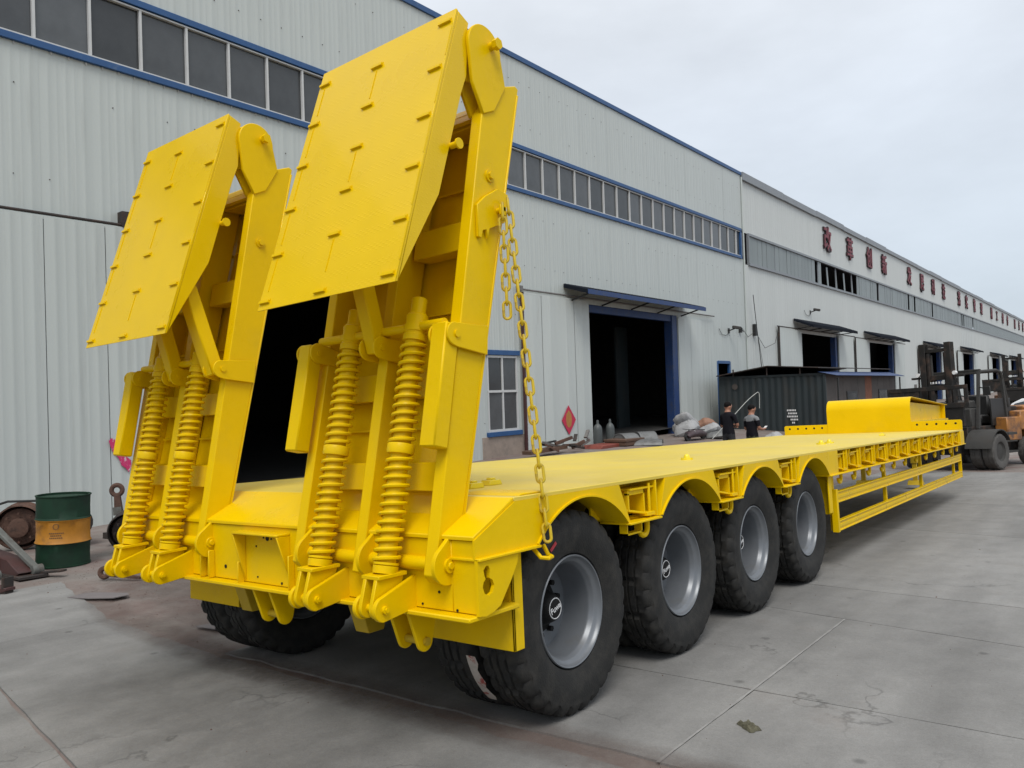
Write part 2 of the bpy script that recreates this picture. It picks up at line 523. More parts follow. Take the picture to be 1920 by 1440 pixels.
def wmat(o):
    w = o.matrix_basis.copy()
    if o.parent:
        w = wmat(o.parent) @ o.matrix_parent_inverse @ w
    return w
def link(name, me, parent=None, keep=False, bevel=0.0, label=None, segs=1):
    o = bpy.data.objects.new(name, me)
    COL.objects.link(o)
    if parent is not None:
        o.parent = parent
        if keep:
            o.matrix_parent_inverse = wmat(parent).inverted()
    if bevel:
        b = o.modifiers.new('edge', 'BEVEL')
        b.width = bevel
        b.segments = segs
        b.limit_method = 'ANGLE'
        b.angle_limit = R(40)
    if label:
        o['label'] = label
    return o
def obj(name, mb, mats, parent=None, keep=False, bevel=0.0, label=None, segs=1):
    if not isinstance(mats, (list, tuple)):
        mats = [mats]
    return link(name, mb.mesh(name, [M[k] for k in mats]), parent, keep, bevel, label, segs)
def tag(o, label, cat, group=None, kind=None):
    o['label'] = label
    o['category'] = cat
    if group:
        o['group'] = group
    if kind:
        o['kind'] = kind
    return o
def thing(name, label, cat, loc=(0, 0, 0), rz=0.0, group=None, mtx=None):
    o = bpy.data.objects.new(name, None)
    o.empty_display_size = 0.2
    COL.objects.link(o)
    if mtx is not None:
        o.matrix_basis = mtx
    else:
        o.location = loc
        o.rotation_euler = (0, 0, rz)
    return tag(o, label, cat, group)
_kids = {}
def children(o):
    return [c for c in COL.objects if c.parent == o]
def copy_part(o, parent, mtx=None):
    c = o.copy()
    COL.objects.link(c)
    inv = o.matrix_parent_inverse.copy()
    c.parent = parent
    c.matrix_parent_inverse = inv
    if mtx is not None:
        c.matrix_basis = mtx
    for ch in children(o):
        copy_part(ch, c)
    return c
def arc(cx, cy, r_, a0, a1, n):
    return [(cx + r_ * math.cos(R(a0 + (a1 - a0) * i / n)), cy + r_ * math.sin(R(a0 + (a1 - a0) * i / n))) for i in range(n + 1)]
def text_geo(body, size, extrude, offset=0.0):
    c = bpy.data.curves.new('text', 'FONT')
    c.body = body
    c.size = size
    c.extrude = extrude
    c.offset = offset
    c.align_x = 'CENTER'
    c.align_y = 'CENTER'
    c.resolution_u = 2
    o = bpy.data.objects.new('text', c)
    COL.objects.link(o)
    dg = bpy.context.evaluated_depsgraph_get()
    me = bpy.data.meshes.new_from_object(o.evaluated_get(dg))
    vs = [v.co.copy() for v in me.vertices]
    fs = [list(p.vertices) for p in me.polygons]
    bpy.data.objects.remove(o)
    bpy.data.curves.remove(c)
    bpy.data.meshes.remove(me)
    return vs, fs

# building frame: the halls stand dead plumb, the yard falls away from them by about two degrees
RB = Matrix(((0.9993, 0.0039, 0.0374), (-0.0028, 0.9995, -0.0311), (-0.0375, 0.0310, 0.9988))).to_quaternion().to_matrix().to_4x4()
TB = Matrix.Translation(CAM) @ RB @ Matrix.Translation((0, 0, -1.58))
XW = -15.0                                   # wall plane in that frame
def b2w(x, y, z):
    return TB @ Vector((x, y, z))

# ------------------------------------------------------------------ ground
def lerp_tab(t, tab):
    if t <= tab[0][0]:
        return tab[0][1]
    for (a, b), (c, d) in zip(tab, tab[1:]):
        if t <= c:
            return b + (d - b) * (t - a) / (c - a)
    return tab[-1][1]
HB = [(-8, -.05), (3, .17), (17, .93), (30, 1.30), (60, 2.2), (200, 6.5)]
GA = [(-11.0, 1.0), (-9.0, .97), (-6.0, .70), (-4.0, .43), (-2.9, .16), (-1.9, 0)]
def gz(x, y):
    a = lerp_tab(x, GA)
    far = max(0.0, y - 26) * 0.031 - 0.062
    return a * lerp_tab(y, HB) + (1 - a) * far
def steps(*spans):
    r_ = []
    for a, b, d in spans:
        n = max(1, round((b - a) / d))
        r_ += [a + (b - a) * i / n for i in range(n)]
    return r_ + [spans[-1][1]]
gx = steps((-400, -60, 60), (-60, -13, 6), (-13, 8, 0.7), (8, 60, 6), (60, 800, 80))
gy = steps((-300, -20, 40), (-20, -6, 2), (-6, 24, 0.8), (24, 70, 4), (70, 260, 15), (260, 2500, 200))
gm = MB()
gm.add([(x, y, gz(x, y) - 0.014 + (0.008 * mnoise.noise(Vector((x * 1.3, y * 1.3, 0))) if x < -1.9 else 0)) for y in gy for x in gx],
       [(j * len(gx) + i, j * len(gx) + i + 1, (j + 1) * len(gx) + i + 1, (j + 1) * len(gx) + i) for j in range(len(gy) - 1) for i in range(len(gx) - 1)])
ground = obj('ground', gm, 'yard')
ground['kind'] = 'structure'

def slab(quad, seed, gaps=(.007, .007, .007, .007), jit=(.010, .010, .010, .010)):
    """quad: 4 corners counter-clockwise (bottom, right, top, left edges); the top follows the yard, the edges drop into the joint"""
    nx = max(2, int(max((Vector(quad[1]) - Vector(quad[0])).length, (Vector(quad[2]) - Vector(quad[3])).length) / 0.22))
    ny = max(2, int((Vector(quad[3]) - Vector(quad[0])).length / 0.30))
    mb = MB()
    idx = {}
    vs = []
    for j in range(ny + 1):
        for i in range(nx + 1):
            u, w = i / nx, j / ny
            p = (Vector(quad[0]) * (1 - u) + Vector(quad[1]) * u) * (1 - w) + (Vector(quad[3]) * (1 - u) + Vector(quad[2]) * u) * w
            edge = i in (0, nx) or j in (0, ny)
            if edge:
                def amt(q):
                    return gaps[q] + jit[q] * abs(mnoise.noise(Vector((p.x * 3.1, p.y * 3.1, seed))) + .5 * mnoise.noise(Vector((p.x * 9, p.y * 9, seed))))
                dx = amt(3) if i == 0 else (-amt(1) if i == nx else 0)
                dy = amt(0) if j == 0 else (-amt(2) if j == ny else 0)
                p = p + Vector((dx, dy))
            idx[i, j] = len(vs)
            vs.append((p.x, p.y, gz(p.x, p.y) - (0.002 if edge else 0)))
    fs = [(idx[i, j], idx[i + 1, j], idx[i + 1, j + 1], idx[i, j + 1]) for j in range(ny) for i in range(nx)]
    ring = [idx[i, 0] for i in range(nx)] + [idx[nx, j] for j in range(ny)] + [idx[i, ny] for i in range(nx, 0, -1)] + [idx[0, j] for j in range(ny, 0, -1)]
    k = len(vs)
    for r_ in ring:
        p = vs[r_]
        vs.append((p[0], p[1], p[2] - 0.05))
    n = len(ring)
    for i in range(n):
        fs.append((ring[i], k + i, k + (i + 1) % n, ring[(i + 1) % n]))
    mb.add(vs, fs)
    return obj('concrete_slab', mb, 'slab', ground)
rowsR = [(0.58, 0), (1.84, -.02), (3.86, -.20), (5.03, -.13), (9.30, -.28), (13.2, -.2), (17.4, -.2), (21.5, -.2)]
def jy(i, x):
    return rowsR[i][0] + rowsR[i][1] * (x - 1.95)
XJ = 1.965
for i in range(len(rowsR) - 1):
    first = (.02, .004, .003, .004) if i == 0 else (.0025,) * 4
    jf = (.07, .008, .014, .01) if i == 0 else (.014,) * 4
    if i < 2:
        spans = [(-1.85, XJ, (first[0], .004, first[2], .006)), (XJ, 10.0, (first[0], .006, first[2], .004))]
    else:
        spans = [(-1.85, 10.0, first)]
    for x0, x1, gp in spans:
        slab([(x0, jy(i, x0)), (x1, jy(i, x1)), (x1, jy(i + 1, x1)), (x0, jy(i + 1, x0))], i * 3 + x0, gp, jf)
mb = MB()
n = 40
vs = []
for i in range(n + 1):
    y = .60 + (3.84 - .60) * i / n
    w_ = .006 + .010 * abs(mnoise.noise(Vector((0, y * 4, 1))))
    vs += [(XJ - w_, y, gz(XJ, y) + .0015), (XJ + w_, y, gz(XJ, y) + .0015)]
mb.add(vs, [(2 * i, 2 * i + 1, 2 * i + 3, 2 * i + 2) for i in range(n)])
obj('joint_filler', mb, 'sealant', ground)
colsL = [(-6.0, 1.08, -.15), (-3.7, .60, -.57), (1.96, .50, -1.44), (10.0, .5, -2.6)]
for j in range(len(colsL) - 1):
    (x0, t0, b0), (x1, t1, b1) = colsL[j], colsL[j + 1]
    gp = (.008, .001 if j == 0 else .006, .02, .001 if j == 1 else .02)
    slab([(x0, b0), (x1, b1), (x1, t1), (x0, t0)], 40 + j, gp, (.02, .002, .09, .002 if j == 1 else .08))
    slab([(x0, b0 - 4.5), (x1, b1 - 4), (x1, b1), (x0, b0)], 50 + j, (.006, .002, .008, .002), (.01, .002, .02, .002))

def film(name, matn, path, half, label, lift=.0025):
    """thin film of dust along a path; cover fades to zero at its edges"""
    P = []
    for a, b in zip(path, path[1:]):
        k = max(1, int((Vector(b) - Vector(a)).length / .18))
        P += [Vector(a).lerp(Vector(b), i / k) for i in range(k)]
    P.append(Vector(path[-1]))
    mb = MB()
    nw = 8
    vs, cov = [], []
    for i, p in enumerate(P):
        t = (P[min(i + 1, len(P) - 1)] - P[max(i - 1, 0)]).normalized()
        nrm = Vector((-t.y, t.x))
        for j in range(nw + 1):
            u = j / nw * 2 - 1
            q = p + nrm * u * half
            vs.append((q.x, q.y, gz(q.x, q.y) + lift))
            cov.append((1 - u * u) * min(1, 4 * i / len(P), 4 * (len(P) - 1 - i) / len(P)))
    fs = [(i * (nw + 1) + j, i * (nw + 1) + j + 1, (i + 1) * (nw + 1) + j + 1, (i + 1) * (nw + 1) + j) for i in range(len(P) - 1) for j in range(nw)]
    mb.add(vs, fs)
    me = mb.mesh(name, [M[matn]])
    at = me.attributes.new('cover', 'FLOAT', 'POINT')
    at.data.foreach_set('value', cov)
    o = link(name, me)
    return tag(o, label, 'dust', kind='stuff')
film('red_dust', 'red_dust', [(-6.6, 1.35), (-5.6, 1.1), (-3.7, .66), (-1.7, .54), (.4, .52), (1.5, .54), (3.2, .52), (6, .5)], .30, 'reddish brick dust along the broken slab joint behind the trailer')
film('red_dust', 'red_dust', [(-6.2, 2.2), (-4.9, 1.7), (-3.6, 1.5), (-2.6, 1.1), (-1.6, .9)], .75, 'reddish dusty patch on the yard left of the trailer', .004)
film('dark_stain', 'black_stain', [(-3.0, .1), (-1.4, -.1), (0, -.35), (1.5, -.6), (3, -.9)], .85, 'dark worn stain on the slab behind the trailer', .0035)

# ------------------------------------------------------------------ factory halls
def rect_minus(y0, y1, z0, z1, holes):
    """vertical spans of a wall strip y0..y1 left over by the openings"""
    spans = [(z0, z1)]
    ym = (y0 + y1) / 2
    for (a, b, c, d) in holes:
        if a < ym < b:
            nspans = []
            for s0, s1 in spans:
                if d <= s0 or c >= s1:
                    nspans.append((s0, s1))
                else:
                    if c > s0 + .01:
                        nspans.append((s0, c))
                    if d < s1 - .01:
                        nspans.append((d, s1))
            spans = nspans
    return spans
def ribbed(mb, y0, y1, z0, z1, x, pitch=0.28, depth=0.0055, rib=0.030):
    """profiled steel sheet facing +X between y0 and y1"""
    pts = [(y0, 0)]
    n = max(1, round((y1 - y0) / pitch))
    p = (y1 - y0) / n
    for i in range(n):
        c = y0 + p * (i + .5)
        for dy, dx in ((-rib * .5 - .018, 0), (-rib * .5, depth), (rib * .5, depth), (rib * .5 + .018, 0)):
            pts.append((c + dy, dx))
        c2 = y0 + p * (i + 1)
        if i < n - 1:
            pts += [(c2 - .012, 0), (c2, .003), (c2 + .012, 0)]
    pts.append((y1, 0))
    vs = [(x + dx, y, z0) for y, dx in pts] + [(x + dx, y, z1) for y, dx in pts]
    k = len(pts)
    mb.add(vs, [(i, i + 1, k + i + 1, k + i) for i in range(k - 1)])

hall = thing('factory_hall', 'long grey steel clad factory hall with blue trimmed window band behind the yellow trailer', 'factory', mtx=TB)
Y0, Y1 = -34.0, 38.2
holes1 = [(8.4, 15.2, -3, 4.75), (17.81, 19.3, -3, 2.87), (23.34, 30.0, -3, 4.72), (34.61, 35.95, -3, 2.72)]
# split columns so that every opening edge falls on a sheet edge
edges = [Y0]
for a in (8.4, 15.2, 17.81, 19.3, 23.34, 30.0, 34.61, 35.95, Y1):
    n = max(1, round((a - edges[-1]) / 0.9))
    s = edges[-1]
    edges += [s + (a - s) * (i + 1) / n for i in range(n)]
cache = {}
for a, b in zip(edges, edges[1:]):
    for z0, z1 in rect_minus(a, b, -2.0, 8.03, holes1) + [(9.55, 12.32)]:
        key = (round(b - a, 3), z0, z1)
        if key not in cache:
            mb = MB()
            ribbed(mb, -.004, b - a + .004, z0, z1, 0)
            cache[key] = mb.mesh('cladding_sheet', [M['clad']])
        o = link('cladding_sheet', cache[key], hall)
        o.location = (XW + random.uniform(-.0025, .0025), a, 0)
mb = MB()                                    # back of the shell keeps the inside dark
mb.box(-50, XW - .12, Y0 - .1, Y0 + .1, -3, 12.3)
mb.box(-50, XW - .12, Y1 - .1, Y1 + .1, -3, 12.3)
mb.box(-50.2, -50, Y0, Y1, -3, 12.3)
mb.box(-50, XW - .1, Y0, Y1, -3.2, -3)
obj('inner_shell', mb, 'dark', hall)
mb = MB()
mb.prism([(XW + .02, 12.30), (-32.5, 14.6), (-50.2, 12.30), (-50.2, 12.42), (-32.5, 14.75), (XW + .02, 12.42)], 'y', Y0 - .2, Y1)
obj('roof', mb, 'cap', hall)
mb = MB()
mb.box(XW - .02, XW + .06, Y0, Y1, 12.30, 12.46)
obj('eave_trim', mb, 'blue', hall, bevel=.006)
# floor inside at yard level
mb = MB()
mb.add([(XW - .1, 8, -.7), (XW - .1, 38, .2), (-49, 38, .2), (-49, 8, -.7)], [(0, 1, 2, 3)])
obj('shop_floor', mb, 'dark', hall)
# window band
wb = MB()
wb.box(XW - .05, XW + .075, Y0, 37.93, 9.42, 9.55)
wb.box(XW - .05, XW + .075, Y0, 37.93, 8.02, 8.145)
wb.box(XW - .05, XW + .070, 37.80, 37.93, 8.15, 9.40)
band = obj('window_band', wb, 'blue', hall, bevel=.006)
sb = MB()
sb.box(XW - .04, XW + .045, Y0, 37.80, 8.15, 8.18)
sb.box(XW - .04, XW + .040, Y0, 37.80, 9.37, 9.40)
obj('sash_rail', sb, 'alu', band)
pm = MB()
pm.box(XW - .05, XW - .03, 0.02, 0.94, 8.18, 9.37)
pme = pm.mesh('pane', [M['glass']])
mm = MB()
mm.box(XW - .03, XW + .035, -.024, .024, 8.18, 9.37)
mme = mm.mesh('mullion', [M['alu']])
yy = -7.81 - .96 * 27
while yy < 37.75:
    o = link('pane', pme, band)
    o.location = (random.uniform(-.004, .004), yy, 0)
    o.rotation_euler = (0, random.uniform(-.0008, .0008), 0)
    o.scale = (1, 1, 1)
    o = link('mullion', mme, band)
    o.location = (0, yy, 0)
    yy += 0.96
# clips under the sill
mb = MB()
y = 0.2
while y < 37:
    mb.box(XW, XW + .02, y, y + .02, 7.97, 8.02)
    y += .3
c = obj('sill_clips', mb, 'alu', hall)
c['kind'] = 'stuff'

# dark doorway and sliding door behind the far ramp
def sheeted_door(parent, y0, y1, z0, z1, x, wsheet, matn, name='sliding_door', flat=False):
    fr = MB()
    fr.box(x - .05, x - .03, y0, y1, z0, z1)
    fr.box(x - .03, x + .012, y0, y0 + .05, z0, z1)
    fr.box(x - .03, x + .012, y1 - .05, y1, z0, z1)
    fr.box(x - .03, x + .012, y0, y1, z1 - .06, z1)
    d = obj(name, fr, matn, parent)
    n = max(1, round((y1 - y0) / wsheet))
    w = (y1 - y0) / n
    for i in range(n):
        m_ = MB()
        ribbed(m_, y0 + w * i + .006, y0 + w * (i + 1) - .006, z0, z1 - .02, x + .014 + random.uniform(-.004, .006), pitch=9 if flat else .30, depth=.003 if flat else .0065, rib=.04)
        o = obj('door_sheet', m_, matn, d)
    return d
d1 = sheeted_door(hall, 1.45, 8.80, -1.4, 5.0, XW + .16, 1.05, 'clad')
rb = MB()
rb.cyl((XW + .14, .6, 5.05), (XW + .14, 16.5, 5.03), .028, 8)
rb.box(XW, XW + .2, 7.02, 7.2, 5.0, 5.3)
obj('door_rail', rb, 'rust_dark', hall)
def canopy(parent, y0, y1, z, outx, matn, drop=.34, name='canopy'):
    mb = MB()
    ribs = []
    n = round((y1 - y0) / .2)
    pts = []
    for i in range(n):
        a = y0 + (y1 - y0) * i / n
        p = (y1 - y0) / n
        pts += [(a, 0), (a + p * .3, .03), (a + p * .6, .03), (a + p * .8, 0)]
    pts.append((y1, 0))
    k = len(pts)
    vs = [(XW + .02, y, z + h + .02) for y, h in pts] + [(XW + outx, y, z - drop + h) for y, h in pts]
    mb.add(vs, [(i, k + i, k + i + 1, i + 1) for i in range(k - 1)])
    fa = MB()
    fa.box(XW + outx, XW + outx + .03, y0 - .02, y1 + .02, z - drop - .15, z - drop + .01)
    mb.prism([(XW + .02, z - .1), (XW + outx, z - drop - .14), (XW + outx, z - drop), (XW + .02, z + .02)], 'y', y0, y0 + .02)
    mb.prism([(XW + .02, z - .1), (XW + outx, z - drop - .14), (XW + outx, z - drop), (XW + .02, z + .02)], 'y', y1 - .02, y1)
    c = obj(name, mb, 'canopy_black', parent)
    obj('fascia', fa, matn, c)
    y = y0 + .3
    while y < y1:
        br = MB()
        br.beam((XW + .02, y, z - .55), (XW + outx - .05, y, z - drop - .06), .05, .05)
        br.beam((XW + .02, y, z - .02), (XW + outx - .05, y, z - drop - .05), .05, .05)
        obj('bracket', br, 'black', c)
        y += (y1 - y0 - .6) / 4
    return c
canopy(hall, 7.6, 15.9, 5.42, 1.15, 'blue_dark')
# small window over the rendered plinth
w1 = MB()
w1.box(XW - .02, XW + .06, 17.72, 19.38, 2.80, 2.95)
w1.box(XW - .02, XW + .08, 17.72, 19.38, .33, .47)
win = obj('window', w1, 'blue', hall, bevel=.006)
fm = MB()
for y in (17.81, 18.51, 19.22):
    fm.box(XW - .05, XW + .01, y, y + .06, .47, 2.80)
for z in (.47, 1.66, 2.72):
    fm.box(XW - .05, XW + .016, 17.81, 19.28, z, z + .07)
obj('frame', fm, 'alu', win)
for y0_, y1_, z0_, z1_ in ((17.87, 18.51, .54, 1.66), (18.57, 19.22, .54, 1.66), (17.87, 18.51, 1.73, 2.72), (18.57, 19.22, 1.73, 2.72)):
    p = MB()
    p.box(XW - .04, XW - .03, y0_, y1_, z0_, z1_)
    obj('pane', p, 'glass', win)
mb = MB()
mb.box(XW - .1, XW + .03, 17.5, 19.6, -2, .33)
obj('plinth', mb, 'brick', hall, bevel=.008)
mb = MB()
mb.box(XW - .02, XW + .10, 5.55, 6.25, -1.2, -.12)
obj('plinth', mb, 'brick', hall, bevel=.008)
# wide doorway with blue frame, canopy and open sheet door
fr = MB()
fr.box(XW - .35, XW + .03, 30.0, 30.45, -2, 4.72)
fr.box(XW - .20, XW - .02, 23.34, 30.0, 4.45, 4.72)
obj('door_frame', fr, 'blue_dark', hall, bevel=.01)
d2 = sheeted_door(hall, 19.55, 23.36, -.9, 4.82, XW + .12, .95, 'door_white', flat=True)
d2['label'] = 'white sheet door slid open beside the wide doorway'
d3 = sheeted_door(hall, 30.5, 32.8, -.9, 4.66, XW + .06, 1.15, 'door_white', flat=True)
rb = MB()
rb.cyl((XW + .12, 19.4, 4.90), (XW + .12, 34.1, 4.90), .032, 8)
rb.box(XW, XW + .18, 19.35, 19.5, 4.84, 5.0)
obj('door_rail', rb, 'steel', hall)
mb = MB()
mb.box(XW + .07, XW + .15, 19.46, 19.54, -.9, 4.82)
obj('door_post', mb, 'maroon', hall)
canopy(hall, 22.0, 31.2, 5.28, 1.0, 'blue_dark', drop=.26)
mb = MB()
for zr in (.75, 2.4, 4.1, 5.7, 7.3, 10.2, 11.6):
    yy = -2.0
    while yy < 37.8:
        if rect_minus(yy - .01, yy + .01, zr - .01, zr + .01, holes1) and random.random() > .25:
            q = random.uniform(-.03, .03)
            mb.box(XW, XW + .016, yy + q - .008, yy + q + .008, zr - .008, zr + .008)
        yy += .56
obj('screw', mb, 'rust_dark', hall)['kind'] = 'stuff'
# things dimly seen inside that doorway: a green steel leaf
mb = MB()
mb.box(XW - 2.6, XW - 2.5, 29.6, 30.6, -1, 4.4)
obj('inner_door_leaf', mb, 'container', hall)
# red paper diamond on the open door
T = Matrix.Translation((XW + .165, 21.83, .66))
mb = MB()
mb.prism([(0, -.50), (.42, 0), (0, .50), (-.42, 0)], 'x', 0, .004, T)
paper = obj('door_paper', mb, 'paper_red', hall)
mb = MB()
mb.prism([(-.02, -.26), (.12, -.20), (.17, 0), (.13, .2), (0, .33), (-.14, .2), (-.18, 0), (-.12, -.2)], 'x', .005, .008, T)
obj('paper_print', mb, 'paper_gold', paper)
# torn pink paper strip on the far sliding door
mb = MB()
pts = [(0, .27), (.05, .32), (.11, .29), (.13, .20), (.22, .08), (.27, .09), (.33, -.06), (.40, -.12), (.40, -.25), (.35, -.34), (.30, -.26), (.22, -.20), (.17, -.06), (.07, .06), (.03, .16)]
mb.prism(pts, 'x', 0, .004, Matrix.Translation((XW + .205, 6.66, .70)))
obj('torn_paper', mb, 'paper_pink', hall)
# side door
mb = MB()
mb.box(XW - .1, XW + .03, 34.5, 34.61, -1, 2.83)
mb.box(XW - .1, XW + .03, 35.95, 36.06, -1, 2.83)
mb.box(XW - .1, XW + .04, 34.61, 35.95, 2.72, 2.86)
sd = obj('side_door', mb, 'blue', hall, bevel=.006)
mb = MB()
mb.box(XW - .1, XW - .07, 34.61, 35.95, -1, 2.1)
obj('door_leaf', mb, 'dark', sd)
mb = MB()
mb.cyl((XW + .05, 38.2, -1), (XW + .05, 38.2, 12.2), .045, 8)
obj('downpipe', mb, 'clad', hall)

# second hall: taller-looking white wall with the slogan
hall2 = thing('factory_hall', 'white factory hall with big red slogan characters and a strip of narrow panes', 'factory', mtx=TB)
YA, YB = 38.26, 215.0
doors2 = [(46.44, 53.5, 4.66), (61.81, 69.4, 4.62), (83.0, 90.0, 4.6), (104.0, 111.5, 4.7), (129.0, 137.0, 4.6), (152, 160, 4.6)]
wallm = MB()
y = YA
cuts = sorted({YA, YB} | {a for a, b, c in doors2} | {b for a, b, c in doors2} | {49.0, 59.5})
for a, b in zip(cuts, cuts[1:]):
    for z0, z1 in rect_minus(a, b, -2, 7.82, [(p, q, -3, t) for p, q, t in doors2]):
        ribbed(wallm, a, b, z0, z1, XW - .03, pitch=.33 if a < 95 else 1.2, depth=.012)
    ribbed(wallm, a, b, 9.44, 12.2, XW - .03, pitch=.33 if a < 95 else 1.2, depth=.012)
obj('wall', wallm, 'clad2', hall2)
mb = MB()
mb.box(-50, XW - .14, YB - .1, YB + .1, -3, 12.2)
mb.box(-50.2, -50, YA, YB, -3, 12.2)
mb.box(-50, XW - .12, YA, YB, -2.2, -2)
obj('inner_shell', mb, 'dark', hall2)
mb = MB()
mb.prism([(XW + .02, 12.2), (-32.5, 14.6), (-50.2, 12.2), (-50.2, 12.32), (-32.5, 14.75), (XW + .02, 12.34)], 'y', YA, YB)
obj('roof', mb, 'cap', hall2)
mb = MB()
yy = YA
while yy < YB - 1:
    L = 6.0
    mb.box(XW - .05, XW + .11, yy, min(yy + L - .02, YB), 12.12 + random.uniform(-.03, .03), 12.44 + random.uniform(-.03, .05))
    yy += L
obj('eave_gutter', mb, 'cap', hall2)
fr = MB()
fr.box(XW - .08, XW + .06, 38.9, YB, 9.34, 9.46)
fr.box(XW - .08, XW + .08, 38.9, YB, 7.80, 7.93)
fr.box(XW - .08, XW + .05, 38.9, 39.0, 7.93, 9.34)
strip = obj('window_strip', fr, 'cap', hall2)
pm = MB()
pm.box(-.012, .012, .015, .62, 7.93, 9.34)
pme2 = pm.mesh('pane', [M['frp']])
rest = MB()
yy = 39.0
i = 0
while yy < YB - 1:
    w = .64
    if 49.0 < yy < 59.4:
        if yy > 51.2 and i % 3 == 0:             # slats hanging loose in the broken stretch
            s_ = MB()
            s_.box(-.012, .012, 0, .3, 7.95, 9.30)
            o = obj('loose_slat', s_, 'frp', strip)
            o.location = (XW - .12, yy + .2, 0)
            o.rotation_euler = (R(9), 0, 0)
            o.location.y += 8.6 * math.sin(R(9))
        elif yy < 51.2 and i % 2 == 0:
            o = link('pane', pme2, strip)
            o.location = (XW - .03, yy, 0)
    elif yy < 118:
        if random.random() > .06:
            o = link('pane', pme2, strip)
            o.location = (XW - .03 + random.uniform(-.012, .012), yy, 0)
    else:
        rest.box(XW - .04, XW - .02, yy + .02, yy + .6, 7.93, 9.34)
    yy += w
    i += 1
rr = obj('pane', rest, 'frp', strip)
rr['kind'] = 'stuff'
mb = MB()
yy = 39.0
while yy < 130:
    mb = MB()
    mb.box(XW - .07, XW - .012, yy - .02, yy + .02, 7.93, 9.34)
    obj('strip_post', mb, 'cap', strip)
    yy += .64 * 6
for (a, b, t) in doors2:
    canopy(hall2, a - 1.0, b + 1.2, t + .75, 1.1, 'canopy_black', drop=.40)
    f2 = MB()
    f2.box(XW - .3, XW + .02, b - .02, b + .35, -2, t)
    obj('door_frame', f2, 'blue_dark', hall2)
    dd = sheeted_door(hall2, a - 3.7, a - .02, -1.2, t + .12, XW + .12, 3.7, 'door_white')
    dd2 = sheeted_door(hall2, b + .42, b + 3.9, -1.2, t + .12, XW + .12, 3.5, 'door_white')
    rb = MB()
    rb.cyl((XW + .12, a - 4, t + .2), (XW + .12, b + 4.3, t + .2), .035, 6)
    rb.box(XW + .06, XW + .14, a - 3.8, a - 3.7, -1, t + .2)
    obj('door_rail', rb, 'rust_dark', hall2)
for yy in (77.5, 80.3):
    mb = MB()
    mb.box(XW - .02, XW + .02, yy, yy + .9, -.2, 1.3)
    obj('small_window', mb, 'glass', hall2)
# slogan
chars = list('改革创新') + list('发展科技') + list('落实管理') + list('精工细作') + list('服务客')
cy = [52.45, 57.7, 63.0, 67.6, 76.8, 82.3, 87.8, 93.5, 103.2, 108.6, 114.9, 121.0, 131.0, 137.0, 144.0, 150.2, 160.8, 167.7, 174.1]
RT = Matrix(((0, 0, 1, 0), (1, 0, 0, 0), (0, 1, 0, 0), (0, 0, 0, 1)))
for ch, y in zip(chars, cy):
    sz = 1.62 if y < 100 else 1.7
    mb = MB()
    vs, fs = text_geo(ch, sz, .05, .058)
    mb.cur = 0
    mb.add(vs, fs, Matrix.Translation((XW + .045, y, 10.90)) @ RT)
    vs, fs = text_geo(ch, sz, .012, .016)
    mb.cur = 1
    mb.add(vs, fs, Matrix.Translation((XW + .102, y, 10.90)) @ RT)
    obj('sign_character', mb, ['letter_edge', 'letter'], hall2)

# ------------------------------------------------------------------ lowbed trailer
XR, XL = 1.352, -2.14                        # deck edges
XC = (XR + XL) / 2
trailer = thing('lowbed_trailer', 'bright yellow four axle lowbed trailer with two folded loading ramps standing at its rear', 'trailer', (XC, 0, 0))
def tp(name, mb, mats='yellow', bevel=.004, parent=None, label=None, segs=1):
    return obj(name, mb, mats, parent or trailer, True, bevel, label, segs)
YF = 14.66
WY = [0.951 + 1.423 * i for i in range(4)]   # axle positions

# deck
mb = MB()
mb.box(XL, XR, .33, YF, 1.217, 1.240)
deck = tp('deck', mb, 'deck', bevel=.003)
mb = MB()
mb.prism([(0.0, 1.055), (.33, 1.218), (.33, 1.240), (0.0, 1.077)], 'x', XL + .003, XR - .003)
tp('tail_plate', mb)
mb = MB()                                    # weld line plates near the tail
mb.prism([(.40, 1.240), (.62, 1.240), (.62, 1.252), (.43, 1.252)], 'x', XR - .42, XR - .02)
tp('deck_seam', mb)
# deck fittings
def dome(mb, x, y, z):
    T = Matrix.Translation((x, y, z)) @ Matrix.Scale(.66, 4)
    mb.lathe([(0.0, .085), (.02, .083), (.038, .068), (.046, .045), (.05, .03), (.075, .026), (.08, .0)], 16, T)
    mb.box(-.09, .09, -.012, .012, 0, .03, T)
for x, y in ((.546, 4.056), (.715, 7.70), (.71, 8.08)):
    mb = MB()
    dome(mb, x, y, 1.24)
    tp('lashing_stud', mb, 'lamp_yellow', 0)
for x, y in ((.60, 11.5), (.66, .80), (.60, 1.05)):
    mb = MB()
    mb.prism([(-.07, 0), (.07, 0), (.05, .035), (-.05, .035)], 'x', x - .04, x + .04, Matrix.Translation((0, y, 1.24)))
    mb.prism([(-.03, .035), (.03, .035), (.02, .05), (-.02, .05)], 'x', x - .02, x + .02, Matrix.Translation((0, y, 1.24)))
    tp('lashing_cleat', mb, 'lamp_yellow')

# rear box beam
mb = MB()
mb.box(XL + .16, XR - .16, .012, .30, .70, 1.055)
mb.box(XL, XL + .16, .012, .03, .70, 1.055)
mb.box(XR - .16, XR, .012, .03, .70, 1.055)
tp('rear_beam', mb)
mb = MB()
mb.box(XL + .02, XR + .005, -.055, .34, .672, .697)
tp('beam_lip', mb, bevel=.006)
